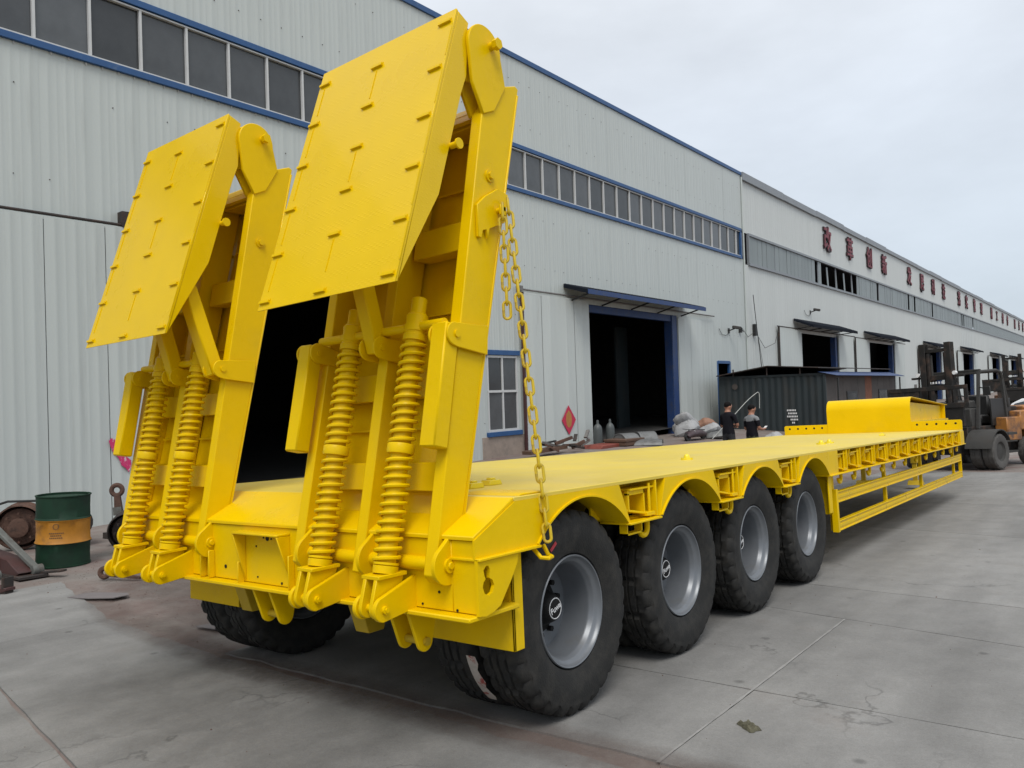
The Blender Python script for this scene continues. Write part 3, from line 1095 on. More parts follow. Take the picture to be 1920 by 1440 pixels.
# keyhole side plates
for x in (XR, XL - .02):
    mb = MB()
    outer = [(0.0, .97), (.325, .965), (.315, .915), (.26, .835), (.20, .765), (.165, .722), (.11, .70), (.055, .69), (0, .697)]
    hole = [(.062, .930), (.042, .912), (.048, .885), (.056, .868), (.040, .855), (.032, .832), (.045, .800), (.075, .785), (.105, .797), (.120, .828), (.108, .856), (.085, .870), (.083, .890), (.090, .912), (.080, .930)]
    n = len(hole)
    # plate with a real hole: quads between hole ring and a matched outer ring
    def ray_out(c, p):
        d = Vector((p[0] - c[0], p[1] - c[1]))
        best = None
        for i in range(len(outer)):
            a, b = Vector(outer[i]), Vector(outer[(i + 1) % len(outer)])
            e = b - a
            den = d.x * e.y - d.y * e.x
            if abs(den) < 1e-9:
                continue
            w = a - Vector(c)
            t = (w.x * e.y - w.y * e.x) / den
            u = (w.x * d.y - w.y * d.x) / den
            if t > 0 and -1e-6 <= u <= 1 + 1e-6 and (best is None or t < best):
                best = t
        return (c[0] + d.x * best, c[1] + d.y * best)
    c = (.074, .860)
    ringpts = []
    angs = sorted(set([math.atan2(p[1] - c[1], p[0] - c[0]) for p in hole] + [math.atan2(p[1] - c[1], p[0] - c[0]) for p in outer]))
    holer = []
    def hole_at(a):
        d = Vector((math.cos(a), math.sin(a)))
        best = None
        for i in range(n):
            p, q = Vector(hole[i]), Vector(hole[(i + 1) % n])
            e = q - p
            den = d.x * e.y - d.y * e.x
            if abs(den) < 1e-9:
                continue
            w = p - Vector(c)
            t = (w.x * e.y - w.y * e.x) / den
            u = (w.x * d.y - w.y * d.x) / den
            if t > 0 and -1e-6 <= u <= 1 + 1e-6 and (best is None or t > best):
                best = t
        return (c[0] + d.x * best, c[1] + d.y * best) if best else c
    inner = [hole_at(a) for a in angs]
    outr = [ray_out(c, (c[0] + math.cos(a), c[1] + math.sin(a))) for a in angs]
    k = len(angs)
    x2 = x + .02
    vs = [(x, *p) for p in inner] + [(x, *p) for p in outr] + [(x2, *p) for p in inner] + [(x2, *p) for p in outr]
    fs = []
    for i in range(k):
        j = (i + 1) % k
        fs += [(i, k + i, k + j, j), (2 * k + i, 2 * k + j, 3 * k + j, 3 * k + i), (i, j, 2 * k + j, 2 * k + i), (k + i, 3 * k + i, 3 * k + j, k + j)]
    mb.add(vs, fs)
    tp('keyhole_plate', mb, bevel=0)
# light hood and small plates on the rear face
mb = MB()
mb.box(-.61, -.13, -.085, .012, 1.012, 1.027)
mb.prism([(.012, .70), (.012, 1.012), (-.085, 1.012)], 'x', -.61, -.595)
mb.prism([(.012, .73), (.012, 1.012), (-.085, 1.012)], 'x', -.145, -.13)
tp('lamp_hood', mb)
for x, z0, z1 in ((-1.07, .70, .88), (-.63, .69, .83), (-.10, .70, .90), (-.97, .70, .88)):
    mb = MB()
    mb.box(x, x + .012, -.035, .012, z0, z1)
    tp('stop_plate', mb)
for x, z, r_ in ((-.83, .78, .012), (-.36, .985, .016), (-.40, .987, .006), (-.32, .983, .006), (-.48, .93, .006), (-.47, .74, .006), (-.22, .72, .008), (1.10, .79, .007), (.98, .72, .006), (1.22, .71, .007), (-.66, .80, .006)):
    mb = MB()
    mb.cyl((x, .014, z), (x, .008, z), r_, 12)
    tp('bolt_hole', mb, 'hub', 0)
# towing lugs below the beam
for x in (-.50, -.33, .74, .88):
    mb = MB()
    mb.prism([(-.02, .672)] + arc(.10, .50, .055, 200, 340, 8) + [(.20, .672)], 'x', x, x + .022)
    tp('tow_lug', mb)
for x in (-.415, .82):
    mb = MB()
    mb.cyl((x - .09, .10, .50), (x + .10, .10, .50), .022, 12)
    tp('tow_pin', mb, 'under', 0)
# mud flaps
mb = MB()
mb.box(.705, 1.315, .335, .350, .44, .955)
mb.box(1.300, 1.315, .335, .42, .44, .955)
tp('mudguard', mb)
mb = MB()
mb.box(-1.86, -1.19, .335, .350, .41, .95)
mb.box(-1.205, -1.19, .335, .42, .41, .95)
tp('mudguard', mb)

# side skirts with wheel arches (both sides)
AR = .655
def arch_plate(mb, x0, x1, ya, yb_, yc, left, right):
    """web plate around one wheel: left/right are [(y,z)...] outlines from bottom to top and top to bottom"""
    half = math.degrees(math.acos((.970 - .525) / AR))
    a = arc(yc, .525, AR, 90 - half, 90 + half, 22)          # right foot to left foot
    poly = left + right + a
    mb.prism(poly, 'x', x0, x1)
for side, (x0, x1) in enumerate(((XR - .008, XR + .004), (XL - .004, XL + .008))):
    for i, yc0 in enumerate(WY):
        yc = yc0 + .045
        fl, fr_ = yc - .50, yc + .50
        left = [(fl, .970), (fl - .13, 1.218)] if i else [(.0, .970), (.0, 1.06), (.33, 1.218)]
        right = [(fr_ - .10, 1.218), (fr_ + .02, .970)] if i < 3 else [(6.12, 1.218), (6.12, .970)]
        if i:
            left = [(fl, .970), (fl + .10, 1.218)]
        m_ = MB()
        arch_plate(m_, x0, x1, 0, 0, yc, left, right)
        tp('arch_plate', m_, bevel=0)
        # lining of the arch, running in over the tyres
        half = math.degrees(math.acos((.970 - .525) / AR))
        a1 = arc(yc, .525, AR, 90 - half, 90 + half, 20)
        a2 = arc(yc, .525, AR + .010, 90 - half, 90 + half, 20)
        m_ = MB()
        xi = (x1 - .22, x1 + .012) if side == 0 else (x0 - .012, x0 + .22)
        m_.prism(a1 + a2[::-1], 'x', *xi)
        tp('arch_lining', m_, bevel=0)
# inner web behind the recesses, bottom flange, upper edge strip
for x0, x1 in ((XR - .20, XR - .188), (XL + .188, XL + .20)):
    mb = MB()
    mb.box(x0, x1, 6.12, YF, .985, 1.217)
    for i in range(3):
        mb.box(x0, x1, WY[i] + .40, WY[i + 1] - .36, .985, 1.217)
    tp('inner_web', mb, bevel=0)
for x0, x1 in ((XR - .20, XR + .035), (XL - .035, XL + .20)):
    spans = [(.0, WY[0] - .44)] + [(WY[i] + .52, WY[i + 1] - .48) for i in range(3)] + [(WY[3] + .52, YF)]
    for a, b in spans:
        mb = MB()
        mb.box(x0, x1, a, b, .958, .972)
        tp('bottom_flange', mb, bevel=.003)
mb = MB()
mb.box(XR - .02, XR + .012, YF - .42, YF, .972, 1.217)
tp('front_corner_plate', mb)
# sloping gussets that close each recess, with a ring bracket inside
def j_hook(mb, x, y, z):
    path = [(x, y, z), (x, y, z - .055)] + [(x, y - .055 + .055 * math.cos(R(a)), z - .055 + .055 * math.sin(R(a))) for a in range(0, -200, -25)]
    mb.tube(path, .019, 8)
def ring_bracket(mb, y, w, xf, xb, z0=.975, z1=1.215):
    mb.box(xb, xf, y + w * .5 - .008, y + w * .5 + .008, z0, z1)
    mb.prism([(xb, 1.165), (xf - .015, 1.165), (xf - .015, 1.178), (xb, 1.178)], 'y', y - w * .4, y + w * .5)
    # D-shaped plate with an opening, standing out from the web
    y0, y1 = y - w * .42, y + w * .15
    mb.box(xb, xf - .03, y0, y0 + .016, 1.03, 1.15)
    mb.box(xb, xf - .03, y1, y1 + .016, 1.00, 1.165)
    mb.beam((xf - .06, y0, 1.04), (xf - .03, y + w * .45, .985), .05, .014)
    mb.box(xf - .06, xf - .03, y0, y1 + .016, 1.135, 1.165)
    mb.cyl((xf - .02, y + w * .30, .975), (xf - .02, y + w * .30, 1.20), .011, 8)
    mb.box(xf - .06, xf + .0, y + w * .12, y + w * .42, .985, 1.01)
for side, (xf, xb) in enumerate(((XR, XR - .19), (XL, XL + .19))):
    for i in range(3):
        yc = (WY[i] + WY[i + 1]) / 2 + .045
        m_ = MB()
        ring_bracket(m_, yc, .36, xf, xb)
        tp('ring_bracket', m_, bevel=.002)
        for yb0, yt0 in ((WY[i] + .045 + .52, WY[i] + .045 + .40), (WY[i + 1] + .045 - .50, WY[i + 1] + .045 - .40)):
            m_ = MB()                         # sloping plate closing the recess
            m_.prism([(yb0 - .006, .972), (yb0 + .006, .972), (yt0 + .006, 1.217), (yt0 - .006, 1.217)], 'x', min(xf, xb), max(xf, xb))
            tp('gusset_plate', m_, bevel=0)
        if side == 0:
            m_ = MB()
            h_ = MB()
            j_hook(h_, XR - .05, yc + .12, .965)
            tp('rope_hook', h_, bevel=0)
            f_ = MB()
            for a, b, c, d in ((yc - .20, yc - .188, .885, .958), (yc - .012, yc, .885, .958), (yc - .20, yc, .885, .897)):
                f_.box(XR - .075, XR - .02, a, b, c, d)
            tp('rope_frame', f_, bevel=0)
ribs_y = [6.42, 7.0, 7.68, 8.36, 9.02, 9.72, 10.5, 11.24, 11.98, 12.74, 13.48, 14.16]
rib = MB()
ring_bracket(rib, 0, .40, XR, XR - .19)
rib.prism([(XR - .19, 1.215), (XR, 1.215), (XR - .02, 1.13), (XR - .10, 1.02), (XR - .02, .975), (XR - .19, .975)], 'y', -.25, -.238)
ribme = rib.mesh('outrigger_bracket', [M['yellow']])
hk = MB()
j_hook(hk, XR - .04, .05, .965)
hkme = hk.mesh('rope_hook', [M['yellow']])
for y in ribs_y:
    o = link('outrigger_bracket', ribme, trailer, True)
    o.location = (0, y - .12, 0)
    o = link('rope_hook', hkme, trailer, True)
    o.location = (0, y - .12, 0)
    o = link('outrigger_bracket', ribme, trailer, True)
    o.matrix_basis = Matrix.Translation((XR + XL, y - .12, 0)) @ Matrix.Scale(-1, 4, (1, 0, 0))
# flap behind the last wheel
mb = MB()
mb.box(.62, XR - .02, 5.90, 5.915, .54, .955)
mb.box(XR - .035, XR - .02, 5.80, 5.90, .56, .955)
tp('mudguard', mb)
mb = MB()
j_hook(mb, XR - .05, 5.98, .955)
tp('rope_hook', mb, bevel=0)

# side guard
sg = MB()
def c_rail(mb, y0, y1, z0, z1, x):
    mb.box(x - .012, x, y0, y1, z0, z1)
    mb.box(x - .04, x + .012, y0, y1, z0, z0 + .014)
    mb.box(x - .04, x + .012, y0, y1, z1 - .014, z1)
    zm = (z0 + z1) / 2
    mb.box(x, x + .007, y0, y1, zm - .018, zm + .018)
XS = XR - .045
for z0, z1 in ((.330, .445), (.640, .765)):
    m_ = MB()
    c_rail(m_, 6.16, 14.45, z0, z1, XS)
    tp('guard_rail', m_, bevel=.003)
for y in (6.20, 8.62, 11.0, 14.0):
    m_ = MB()
    m_.box(XS - .09, XS - .045, y - .03, y + .03, .33, .958)
    tp('guard_post', m_)
m_ = MB()
m_.box(XS - .05, XS + .016, 6.10, 6.16, .32, .79)
tp('guard_end', m_)
m_ = MB()
m_.box(XS - .05, XS + .012, 14.45, 14.47, .32, .775)
tp('guard_end', m_)

# front: drilled cross plate and gooseneck
mb = MB()
mb.prism([(XL, 1.24), (XR, 1.24), (XR, 1.40)] + arc(XR - .04, 1.40, .04, 0, 90, 5) + arc(XL + .04, 1.40, .04, 90, 180, 5), 'y', YF - .02, YF)
tp('front_plate', mb)
for x in (-2.02, -1.84, -1.66, -1.49, -1.32, .55, .73, .90, 1.07, 1.24):
    m_ = MB()
    m_.cyl((x, YF - .021, 1.37), (x, YF - .016, 1.37), .022, 14)
    tp('bolt_hole', m_, 'hub', 0)
gx0, gx1 = -1.205, .445
prof = [(YF - .035, 1.24)] + arc(YF + .22, 1.715, .235, 180, 90, 10)[0:] + [(18.9, 1.80)]
prof = [(YF - .03, 1.24)] + [(p[0] - .015, p[1]) for p in arc(YF + .22, 1.715, .235, 180, 90, 10)] + [(18.9, 1.79)]
pin = [(18.9, 1.775)] + [(p[0] - .015, p[1]) for p in arc(YF + .22, 1.715, .220, 90, 180, 10)] + [(YF - .015, 1.24)]
mb = MB()
mb.prism(prof + pin, 'x', gx0, gx1)
tp('gooseneck_cover', mb, bevel=.003)
mb = MB()
mb.prism([(YF + .02, 1.25), (YF + .02, 1.85), (18.9, 1.76), (18.9, 1.40), (17.5, 1.25)], 'x', gx0 + .10, gx1 - .10)
tp('gooseneck', mb)
mb = MB()
mb.box(gx1 - .10, gx1, YF, 18.9, 1.40, 1.455)
tp('neck_flange', mb)
for y in (18.6,):
    mb = MB()
    mb.box(gx1 - .10, gx1 - .01, y, y + .015, 1.455, 1.80)
    tp('neck_rib', mb)
# chassis under the deck
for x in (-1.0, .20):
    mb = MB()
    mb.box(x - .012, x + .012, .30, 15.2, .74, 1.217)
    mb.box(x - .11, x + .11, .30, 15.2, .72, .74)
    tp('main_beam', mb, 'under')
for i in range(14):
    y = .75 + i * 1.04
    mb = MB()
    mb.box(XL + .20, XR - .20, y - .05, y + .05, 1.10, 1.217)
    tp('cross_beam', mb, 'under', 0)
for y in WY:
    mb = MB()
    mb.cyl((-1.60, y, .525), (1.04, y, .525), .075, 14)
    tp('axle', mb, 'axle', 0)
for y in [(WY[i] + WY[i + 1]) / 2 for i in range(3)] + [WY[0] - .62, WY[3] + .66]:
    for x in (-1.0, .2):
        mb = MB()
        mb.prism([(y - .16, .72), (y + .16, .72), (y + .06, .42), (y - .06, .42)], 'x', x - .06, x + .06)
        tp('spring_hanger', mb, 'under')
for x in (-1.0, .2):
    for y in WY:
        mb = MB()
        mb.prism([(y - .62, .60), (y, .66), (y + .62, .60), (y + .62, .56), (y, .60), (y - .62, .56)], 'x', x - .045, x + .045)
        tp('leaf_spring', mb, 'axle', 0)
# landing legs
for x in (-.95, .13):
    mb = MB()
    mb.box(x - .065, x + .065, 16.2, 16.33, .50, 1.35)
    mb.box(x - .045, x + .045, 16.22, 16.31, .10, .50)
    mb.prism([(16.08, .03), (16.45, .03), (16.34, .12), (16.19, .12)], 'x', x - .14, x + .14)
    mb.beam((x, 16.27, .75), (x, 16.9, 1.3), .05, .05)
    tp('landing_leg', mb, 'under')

# wheels --------------------------------------------------------------
def tyre_mesh():
    mb = MB()
    N = 120
    half = [(.292, .098), (.300, .118), (.345, .138), (.395, .149), (.440, .150), (.462, .146), (.470, .147), (.488, .142), (.508, .130), (.522, .116), (.5255, .100), (.5265, .062), (.513, .058), (.513, .046), (.5275, .042), (.528, .010), (.515, .007), (.515, 0.0)]
    prof = half + [(r_, -x) for r_, x in half[::-1][1:]]
    k = len(prof)
    vs, fs = [], []
    for j in range(N):
        a = 2 * PI * j / N
        g = j % 4
        for i, (r_, x) in enumerate(prof):
            rr = r_
            ax = abs(x)
            if g >= 3 and .095 < ax < .145 and r_ > .48:
                rr -= .019
            if (j + 2) % 4 >= 3 and .04 < ax < .064 and r_ > .52:
                rr -= .014
            if j % 8 == 5 and ax < .043 and r_ > .52:
                rr -= .014
            rr *= 1.1105
            vs.append((x * 1.03, rr * math.cos(a), rr * math.sin(a)))
    for j in range(N):
        j2 = (j + 1) % N
        for i in range(k - 1):
            fs.append((j * k + i, j * k + i + 1, j2 * k + i + 1, j2 * k + i))
    mb.add(vs, fs)
    return mb.mesh('tyre', [M['rubber']])
XTOL = Matrix(((0, 0, 1, 0), (1, 0, 0, 0), (0, 1, 0, 0), (0, 0, 0, 1)))      # lathe axis Z -> X
def wheel_mesh():
    mb = MB()                                # deep-dish steel rim, open side towards +X
    prof = [(.110, -.098), (.248, -.100), (.252, -.085), (.254, -.02), (.255, .055), (.262, .068), (.266, .088), (.278, .096), (.290, .104), (.296, .112), (.296, .122), (.286, .126), (.276, .120),
            (.262, .104)]
    inner = [(.110, -.112), (.262, -.114), (.292, -.10), (.300, -.125), (.294, -.128), (.262, -.104), (.266, -.06), (.268, .05), (.280, .092)]
    pts = [(.105, -.100), (.150, -.104), (.205, -.100), (.232, -.092), (.243, -.075), (.247, -.03), (.249, .045), (.252, .062), (.2555, .066), (.258, .080), (.266, .090), (.276, .096), (.284, .108), (.289, .122), (.2945, .125), (.299, .119), (.297, .105), (.288, .096),
           (.272, .086), (.264, .05), (.262, -.06), (.270, -.09), (.292, -.098), (.300, -.118), (.294, -.126), (.280, -.118), (.262, -.115), (.105, -.112)]
    pts = [(r_ * 1.078, (-.132 if (h < -.09 and r_ < .245) else h) * 1.0) for r_, h in pts]
    mb.lathe(pts, 64, XTOL)
    return mb.mesh('wheel', [M['rim']])
def hub_mesh():
    mb = MB()
    mb.lathe([(.155, -.135), (.155, -.12), (.120, -.115), (.108, -.09), (.092, -.050), (.082, -.028), (.072, -.012), (.064, -.006), (.0, -.005)], 32, XTOL)
    for i in range(10):
        a = 2 * PI * i / 10 + .2
        y, z = .168 * math.cos(a), .168 * math.sin(a)
        mb.cyl((-.135, y, z), (-.095, y, z), .018, 6)
    for i in range(5):                        # hand holes in the disc
        a = 2 * PI * i / 5
        y, z = .212 * math.cos(a), .212 * math.sin(a)
        mb.cyl((-.135, y, z), (-.1275, y, z), .030, 14)
    mb.cur = 1
    mb.lathe([(.0565, -.0050), (.060, -.0030), (.063, -.0060)], 32, XTOL)
    vs, fs = text_geo('Fuwa', .050, .0012, .0008)
    mb.add(vs, fs, Matrix.Translation((-.0025, 0, 0)) @ Matrix.Rotation(R(20), 4, 'X') @ XTOL)
    return mb.mesh('hub_cap', [M['hub'], M['white_print']])
tyre_me, wheel_me, hub_me = tyre_mesh(), wheel_mesh(), hub_mesh()
def wheel(x, y, face, hub=True, label=None):
    rot = random.uniform(-.5, .5)
    T = Matrix.Translation((x, y, .5225)) @ (Matrix.Rotation(PI, 4, 'Z') if face < 0 else Matrix.Identity(4))
    w = link('wheel', wheel_me, trailer, True, label=label)
    w.matrix_basis = T @ Matrix.Rotation(rot, 4, 'X')
    t = link('tyre', tyre_me, w)
    if hub:
        h = link('hub_cap', hub_me, w)
        h.matrix_basis = Matrix.Rotation(-rot, 4, 'X')
    return w
for i, y in enumerate(WY):
    wheel(1.146, y, 1)
    wheel(.806, y, -1, False)
    wheel(-1.70, y, -1)
    wheel(-1.36, y, 1, False)
mb = MB()                                    # torn label still stuck on the tread of the inner rear tyre
mb.prism([(0, -.03), (.03, -.035), (.03, .035), (0, .03)], 'y', 0, .002)
vs, fs = [], []
for i in range(9):
    a = R(196 + i * 4.2)
    for s in (-1, 1):
        wv = (.035 + .012 * math.sin(i * 2.1)) if s > 0 else .03
        vs.append((.955 + s * wv, WY[0] + .590 * math.cos(a), .5225 + .590 * math.sin(a)))
for i in range(8):
    fs.append((2 * i, 2 * i + 1, 2 * i + 3, 2 * i + 2))
mb = MB()
mb.add(vs, fs)
M['tyre_label'] = mat('tyre_label', (0.42, 0.38, 0.34), 0.6, vary=0.2, vscale=20, dark=(0.30, 0.05, 0.04), dark_scale=9, dark_lo=0.5, dark_hi=0.55)
tp('tyre_sticker', mb, 'tyre_label', 0)
mb = MB()
mb.beam((1.3055, .700, .905), (1.3065, .755, .945), .018, .004, up=(1, 0, 0))
tp('crayon_mark', mb, 'crayon', 0)

# loading ramps --------------------------------------------------------
def ry(z):                                    # rear edge of the ladder at height z
    return -.05 + .203 * (z - .87)
RX = (-.015, .515, 1.06)                         # left faces of the three bars, each .08 wide
ladder = MB()
for i, x in enumerate(RX):
    if i == 1:
        ladder.prism([(-.06, .86), (.0, .83), (.10, .86), (.70, 3.40), (.465, 3.38)], 'x', x, x + .08)
    else:
        ladder.prism([(-.06, .88), (-.03, .845), (.06, .85), (.10, .90), (.287, 1.616), (.812, 3.64), (.785, 3.655), (.63, 3.60), (.46, 3.395)], 'x', x, x + .08)
ramp = tp('loading_ramp', ladder, bevel=.006, segs=2)
def rp(name, mb, bevel=.004, mats='yellow', segs=1):
    return obj(name, mb, mats, ramp, True, bevel, None, segs)
def fy(z):                                    # driving surface line
    return .287 + (z - 1.616) * .259
mb = MB()
mb.prism([(fy(1.05), 1.05), (fy(3.60) - .01, 3.60), (fy(3.60) + .006, 3.60), (fy(1.05) + .016, 1.05)], 'x', -.02, 1.146)
rp('tread_plate', mb, mats='tread')
for z, h in ((1.36, .15), (1.87, .16), (2.70, .17), (3.42, .10)):
    for xa, xb in ((.10, .55), (.63, 1.06)):
        m_ = MB()
        d = .075
        m_.prism([(ry(z - h / 2) + d, z - h / 2), (fy(z - h / 2) - .02, z - h / 2), (fy(z + h / 2) - .02, z + h / 2), (ry(z + h / 2) + d, z + h / 2)], 'x', xa, xb)
        rp('rung', m_)
for z0 in (1.62, 2.28, 3.05):
    for xa, xb in ((.10, .55), (.63, 1.06)):
        m_ = MB()
        m_.box(xa, xb, fy(z0) - .035, fy(z0) - .004, z0 - .006, z0 + .006)
        rp('weld_seam', m_, 0)
m_ = MB()                                     # top plate between the side bars
m_.prism([(.50, 3.40), (.60, 3.52), (.78, 3.62), (.79, 3.60), (.62, 3.50), (.52, 3.385)], 'x', .10, 1.06)
rp('top_rung', m_)
m_ = MB()
m_.cyl((.0, -.005, .930), (1.20, -.005, .930), .036, 16)
rp('hinge_shaft', m_, 0)
m_ = MB()
m_.cyl((.05, .150, 2.175), (1.08, .150, 2.175), .026, 14)
rp('spring_bar', m_, 0)
# springs
def spring_geo(p0, p1):
    p0, p1 = Vector(p0), Vector(p1)
    ax = (p1 - p0)
    L = ax.length
    Q = ax.to_track_quat('Z', 'Y').to_matrix().to_4x4()
    T = Matrix.Translation(p0) @ Q
    mb = MB()
    mb.lathe([(.0, -.02), (.064, -.02), (.066, .0), (.066, .018), (.053, .022), (.050, .03), (.050, L - .02), (.060, L - .02), (.062, L + .035), (.052, L + .045), (.052, L + .05), (.044, L + .055), (.044, L + .135), (.036, L + .142), (.0, L + .142)], 24, T)
    mid = L * .47
    mb.lathe([(.050, mid - .028), (.072, mid - .026), (.074, mid - .018), (.074, mid + .02), (.070, mid + .027), (.050, mid + .028)], 24, T)
    mb.lathe([(.047, L - .11), (.066, L - .108), (.066, L - .075), (.060, L - .07), (.060, L - .06), (.066, L - .055), (.066, L - .02), (.047, L - .018)], 24, T)
    mb.lathe([(.047, .022), (.066, .024), (.066, .036), (.047, .038)], 24, T)
    for a, b, turns in ((.040, mid - .03, 12), (mid + .03, L - .11, 12)):
        n = turns * 16
        path = [(.0640 * math.cos(2 * PI * i / 16), .0640 * math.sin(2 * PI * i / 16), a + (b - a) * i / n) for i in range(n + 1)]
        mb.tube(path, .0110, 7, T=T)
    return mb
SP = [(.32, -.120, .905), (.85, -.120, .905)]
for (x, y, z) in SP:
    mb = spring_geo((x, y, z), (x + .005, .165, 2.20))
    rp('spring', mb, 0)
    m_ = MB()                                 # clevis
    for s in (-.052, .026):
        m_.prism(arc(-.212, .728, .052, -15, -195, 10)[::-1] [::-1] + [(-.225, .872), (-.035, .885), (-.060, .80), (-.135, .71)], 'x', x + s, x + s + .024)
    m_.box(x - .066, x + .066, -.225, -.030, .870, .890)
    rp('clevis', m_, .003)
# hanging support legs
def leg_geo(x0, x1, y0, z0, y1, z1, w=.10):
    mb = MB()
    mb.beam((.5 * (x0 + x1), y0, z0), (.5 * (x0 + x1), y1, z1), x1 - x0, w, up=(0, -1, 0))
    return mb
rp('support_leg', leg_geo(1.045, 1.155, .135, 2.16, .005, 1.515, .105), .008)
for x in (1.028, 1.157):
    m_ = MB()
    m_.prism(arc(.130, 2.105, .062, 75, 250, 10) + [(.15, 2.035), (.385, 2.005), (.400, 2.165), (.15, 2.165)], 'x', x, x + .014)
    rp('leg_bracket', m_, .003)
m_ = MB()
m_.cyl((1.02, .140, 2.105), (1.180, .140, 2.105), .020, 12)
rp('leg_pin', m_, 0)
rp('support_leg', leg_geo(-.055, .055, .110, 2.15, -.018, 1.515, .100), .008)
for x in (-.072, .058):
    m_ = MB()
    m_.prism(arc(.110, 2.105, .062, 90, 260, 10) + [(.15, 2.04), (.26, 2.02), (.28, 2.12)], 'x', x, x + .014)
    rp('leg_bracket', m_, .003)
m_ = MB()
m_.cyl((-.078, .112, 2.105), (.080, .112, 2.105), .018, 12)
rp('leg_pin', m_, 0)
# middle leg folded up towards the flap
rp('support_leg', leg_geo(.515, .610, .140, 2.06, -.005, 2.62, .095), .008)
for x in (.498, .613):
    m_ = MB()
    m_.prism(arc(.115, 2.085, .065, 60, 250, 10) + [(.25, 2.0), (.30, 2.13)], 'x', x, x + .014)
    rp('leg_bracket', m_, .003)
m_ = MB()
m_.cyl((.492, .115, 2.085), (.634, .115, 2.085), .018, 12)
rp('leg_pin', m_, 0)
# knuckles at the head
tear = arc(.545, 3.795, .105, 60, 215, 14) + [(.435, 3.60), (.465, 3.37), (.52, 3.385), (.68, 3.58)] + arc(.545, 3.795, .105, 0, 50, 4)
tear = arc(.497, 3.772, .142, -5, 192, 22) + [(.374, 3.55), (.462, 3.385), (.56, 3.43), (.672, 3.60)]
for x in (1.128, 1.035, .050, -.062):
    m_ = MB()
    m_.prism(tear, 'x', x, x + .024)
    rp('knuckle_plate', m_, .004)
m_ = MB()
m_.cyl((-.03, .548, 3.805), (1.195, .548, 3.805), .024, 14)
m_.cyl((1.185, .548, 3.805), (1.215, .548, 3.805), .034, 6)
rp('knuckle_pin', m_, 0)
m_ = MB()
m_.cyl((1.13, .50, 3.035), (1.165, .50, 3.035), .022, 6)
m_.cyl((1.13, .50, 3.035), (1.150, .50, 3.035), .036, 16)
rp('bolt', m_, 0)
m_ = MB()
m_.prism([(.36, 2.84), (.36, 2.66), (.385, 2.655), (.40, 2.70), (.43, 2.71), (.44, 2.66), (.46, 2.72), (.60, 2.78), (.64, 2.95), (.55, 2.97), (.43, 2.90)], 'x', 1.142, 1.162)
m_.cyl((1.155, .535, 2.835), (1.215, .535, 2.835), .016, 10)
m_.prism([(.50, 2.80), (.545, 2.80), (.545, 2.86), (.50, 2.86)], 'x', 1.20, 1.215)
rp('chain_bracket', m_, .003)

# folded flap (upper half of the ramp)
fx0, fx1 = -.035, 1.125
flap = MB()
A, Bp, Cq, Dt = (.294, 3.945), (.392, 3.895), (.094, 2.845), (-.243, 2.338)
flap.prism([A, (A[0] + .016, A[1] - .012), (Dt[0] + .016, Dt[1] + .004), Dt], 'x', fx0, fx1)
for x in (fx0, fx1 - .014):
    flap.prism([(A[0] + .016, A[1] - .012), Bp, (.383, 3.862), (.355, 3.575), (.306, 3.462), Cq, (Dt[0] + .020, Dt[1] + .012)], 'x', x, x + .014)
flap.prism([(A[0] + .012, A[1] - .006), Bp, (Bp[0] - .004, Bp[1] - .014), (A[0] + .012, A[1] - .022)], 'x', fx0 + .014, fx1 - .014)
flapo = tp('ramp_flap', flap, 'tread', bevel=.003)
def fp(name, mb, bevel=.003, mats='yellow'):
    return obj(name, mb, mats, flapo, True, bevel)
dv = Vector((0, Dt[0] - A[0], Dt[1] - A[1]))
nrm = Vector((0, dv.z, -dv.y)).normalized()
if nrm.y > 0:
    nrm = -nrm
clm = MB()
u = dv.normalized()
def flap_T(x, s):
    o_ = Vector((x, A[0], A[1])) + u * s
    return Matrix(((1, 0, 0, o_.x), (0, u.y, nrm.y, o_.y), (0, u.z, nrm.z, o_.z), (0, 0, 0, 1)))
L = dv.length
clm.box(-.046, .046, -.013, .003, -.001, .015)
clm.box(-.046, .046, -.024, -.004, -.001, .005)
clme = clm.mesh('cleat', [M['yellow']])
for col, (x, s0, n) in enumerate(((fx1 - .065, .085, 6), (.53, .175, 6), (fx0 + .06, .12, 6))):
    for i in range(n):
        s = s0 + i * (L - s0 - .045 if col != 1 else L - s0 - .10) / (n - 1)
        if col == 1 and i == n - 1:
            s = L - .035
        c_ = link('cleat', clme, flapo, True)
        c_.matrix_basis = flap_T(x, s)
        if i < n - 1 and (col != 1 or i % 2 == 0):
            w_ = MB()
            w_.box(-.003, .003, .0, (L - s0) / n * .8, 0, .004)
            o_ = obj('weld_bead', w_, 'yellow', flapo, True)
            o_.matrix_basis = flap_T(x - .03 * (1 if col else -1) + .03, s + .02)
m_ = MB()
yz = (.12, 3.125)
m_.cyl((fx1, .205, 3.135), (fx1 + .055, .205, 3.135), .018, 12)
m_.cyl((fx1 + .050, .205, 3.135), (fx1 + .062, .205, 3.135), .030, 12)
fp('flap_pin', m_, 0)
m_ = MB()                                     # inner ribs of the flap
m_.prism([(.30, 3.70), (.40, 3.68), (.425, 3.575), (.33, 3.565)], 'x', 1.075, 1.09)
for x in (.18, .54, .90):
    m_.prism([(A[0] + .02, A[1] - .03), (.375, 3.83), (.09, 2.86), (Dt[0] + .04, Dt[1] + .10)], 'x', x, x + .012)
fp('flap_rib', m_, 0)

